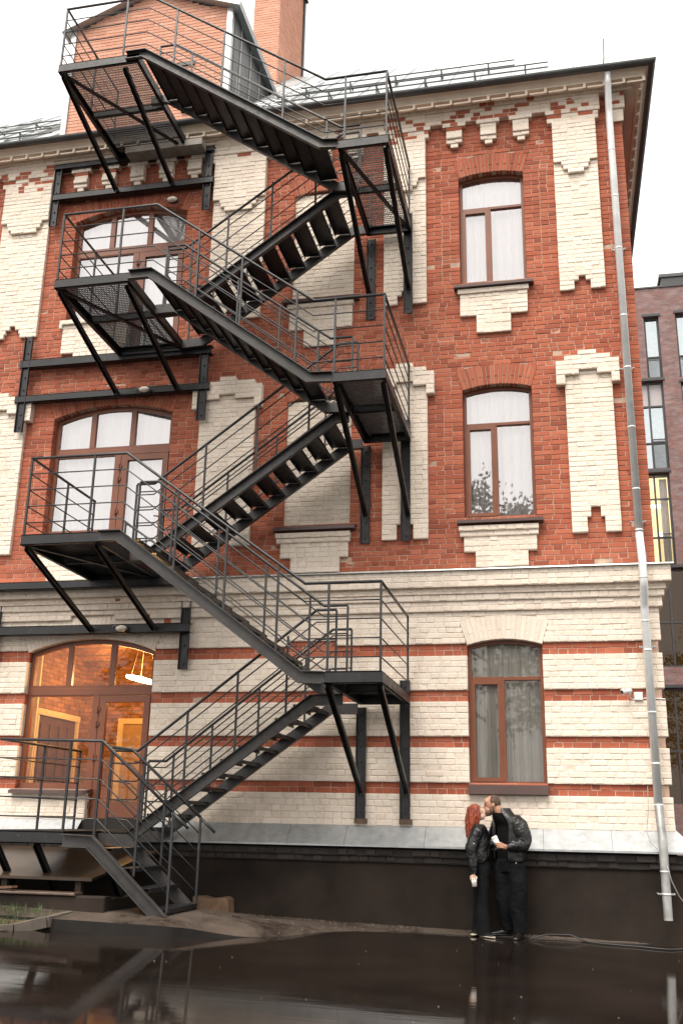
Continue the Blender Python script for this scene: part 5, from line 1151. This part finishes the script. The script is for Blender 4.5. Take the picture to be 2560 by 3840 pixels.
B1, B2, B3 = V((-1.15, -.30, 1.37)), V((-1.05, -.24, 1.14)), V((-.93, -.28, 1.28)); limb(wo, [B1, (B1 + B2) / 2, B2, (B2 + B3) / 2, B3], [.052, .045, .04, .034, .024]); limb(wo, [B3, B3 + V((.03, 0, .05)), B3 + V((.05, 0, .09))], [.024, .03, .026], 10, .5); fingers(wo, B3 + V((.045, 0, .08)), (0, 1, 0), (.3, 0, .9), (1, 0, 0), 4, .06, .007, .016)
wl_k, wl_a = V((-1.125, -.49, .50)), V((-1.135, -.50, .09)); wr_k, wr_a = V((-1.175, -.38, .50)), V((-1.20, -.34, .09))
limb(wo, [(-1.13, -.49, .90), wl_k + V((0, 0, .2)), wl_k, (wl_k + wl_a) / 2, wl_a], [.085, .072, .052, .048, .034]); limb(wo, [(-1.16, -.39, .90), wr_k + V((0, 0, .2)), wr_k, (wr_k + wr_a) / 2, wr_a], [.085, .072, .052, .048, .034])
KB, KT = V((-1.222, -.645, .652)), V((-1.232, -.64, .772)); wp = V((-1.236, -.635, .79)); limb(wo, [A3, (A3 + wp) / 2, wp], [.022, .027, .028], 12, .6)
for k in range(4):                                                     # fingers reach down round the rim of the cup
    an = 3.4 + k * .62; rm = KT + V((.041 * math.cos(an), .041 * math.sin(an), -.004)); limb(wo, [wp + V((.012 * math.cos(an), .012 * math.sin(an), .005)), rm + V((.006 * math.cos(an), .006 * math.sin(an), .012)), rm + V((.003 * math.cos(an), .003 * math.sin(an), -.020)), rm + V((0, 0, -.040 + .006 * k))], [.009, .0088, .008, .0065], 8)
limb(wo, [wp + V((.010, .012, .005)), KT + V((.040, .018, .006)), KT + V((.044, .012, -.022))], [.010, .0095, .008], 8)
pw_ = link('person', remesh(wo, .0060, 3)); pw_.data.materials.clear(); pw_.data.materials.append(M['skin_pale']); tag(pw_, 'red haired woman in black jacket and wide trousers kissing the man', 'person')
m = MB(); torso(m, [(.945, .165, .135, -.005, 0), (1.0, .172, .150, .0, 0), (1.12, .172, .160, .0, 0), (1.25, .175, .150, -.01, 0), (1.36, .172, .115, -.018, 0), (1.415, .125, .095, -.015, 0), (1.45, .08, .075, -.012, 0)], ws, wf, WC)
limb(m, [A1 + V((.01, .06, .03)), A1 + V((0, -.005, -.02)), (A1 + A2) / 2 + V((-.012, 0, 0)), A2 + V((-.012, 0, .02)), (A2 + A3) / 2 + V((-.002, 0, 0)), A3 + V((0, 0, .03)), A3 + V((0, 0, -.01))], [.08, .088, .086, .084, .070, .056, .046], 18)
limb(m, [B1 + V((0, -.04, .02)), B1, (B1 + B2) / 2, B2, (B2 + B3) / 2, B3], [.08, .085, .08, .072, .058, .042], 18); child(pw_, m, 'jacket', M['leather'], .010, 3, .014, 15)
m = MB(); torso(m, [(.80, .14, .115, .035, 0), (.90, .148, .118, .03, 0), (.99, .135, .108, .02, 0)], ws, wf, WC)
limb(m, [(-1.125, -.49, .88), wl_k + V((.0, 0, .2)), wl_k + V((0, 0, 0)), (wl_k + wl_a) / 2, wl_a + V((.012, 0, -.01)), wl_a + V((.014, 0, -.05))], [.098, .092, .084, .088, .098, .102], 18); limb(m, [(-1.16, -.39, .88), wr_k + V((0, 0, .2)), wr_k, (wr_k + wr_a) / 2, wr_a, wr_a + V((0, 0, -.05))], [.098, .092, .084, .086, .094, .096], 18); child(pw_, m, 'trousers', M['denim'], .010, 3, .007, 13)
shoe(pw_, (-1.15, -.49, 0), (.75, -.65), .235, gz(-1.1, -.5), M['sole'], .04); shoe(pw_, (-1.20, -.34, 0), (-.3, -.95), .235, gz(-1.2, -.35), M['sole'], .04)
# hair: a cap over the skull and many falling strands
h = MB(); h.ball(WH + V((-.028, 0, .016)), .098, .086, .104, 18, 12, wr_); rr = random.Random(5)
for k in range(150):
    an = math.radians(rr.uniform(48, 312)); el = rr.uniform(.05, .95); st = WH + V((-.03, 0, .01)) + V((.088 * math.cos(an), .086 * math.sin(an), .09 * (1 - el) - .02)); side = abs(math.sin(an)); L = rr.uniform(.24, .40) if math.cos(an) < .2 else rr.uniform(.12, .20)
    out = V((math.cos(an), math.sin(an), 0)); w1, w2 = rr.uniform(-.012, .012), rr.uniform(-.012, .012)
    limb(h, [st, st + out * .016 + V((-.006, 0, -L * .3)), st + out * .014 + V((-.018 + w1, w2, -L * .65)), st + out * .004 + V((-.026 + w2, w1, -L))], [.020, .019, .016, .005], 7)
me = remesh(h, .006, 1, .004, 40); me.materials.clear(); me.materials.append(M['red_hair']); link('hair', me, pw_)
m = MB(); m.ball((-1.215, -.70, 1.20), .011, .005, .011, 10, 6); m.build('badge', M['zip'], pw_, True)
# cups
def cup(cb, ct, lab, lid, print_=False):
    t = thing('paper_cup', lab, 'cup'); ax = (ct - cb).normalized(); m = MB(); a = ax.orthogonal().normalized(); L = (ct - cb).length
    m.loft([(cb, a * .030, ax.cross(a) * .030), (cb + ax * L, a * .041, ax.cross(a) * .041)], 24); m.build('body', M['cup'], t, True)
    if lid:
        m = MB(); m.loft([(ct - ax * .006, a * .0445, ax.cross(a) * .0445), (ct + ax * .006, a * .0445, ax.cross(a) * .0445), (ct + ax * .007, a * .037, ax.cross(a) * .037), (ct + ax * .016, a * .035, ax.cross(a) * .035)], 24); m.build('lid', M['cup'], t)
    if print_:
        m = MB(); c = (cb + ct) / 2; pts = []
        for k in range(9):
            u = k / 8; th = -1.75 + u * .9; rad = .0372; pts.append((c.x + rad * math.cos(th), c.y + rad * math.sin(th), c.z + .012 - .022 * math.sin(u * 3.1)))
        m.tube(pts, .0016, 5); m.build('print', M['black_rubber'], t)
cup(CB, CT, 'white paper cup held at chest height by the man', True); cup(KB, KT, 'white paper cup dangling from the hand of the woman', False, True)
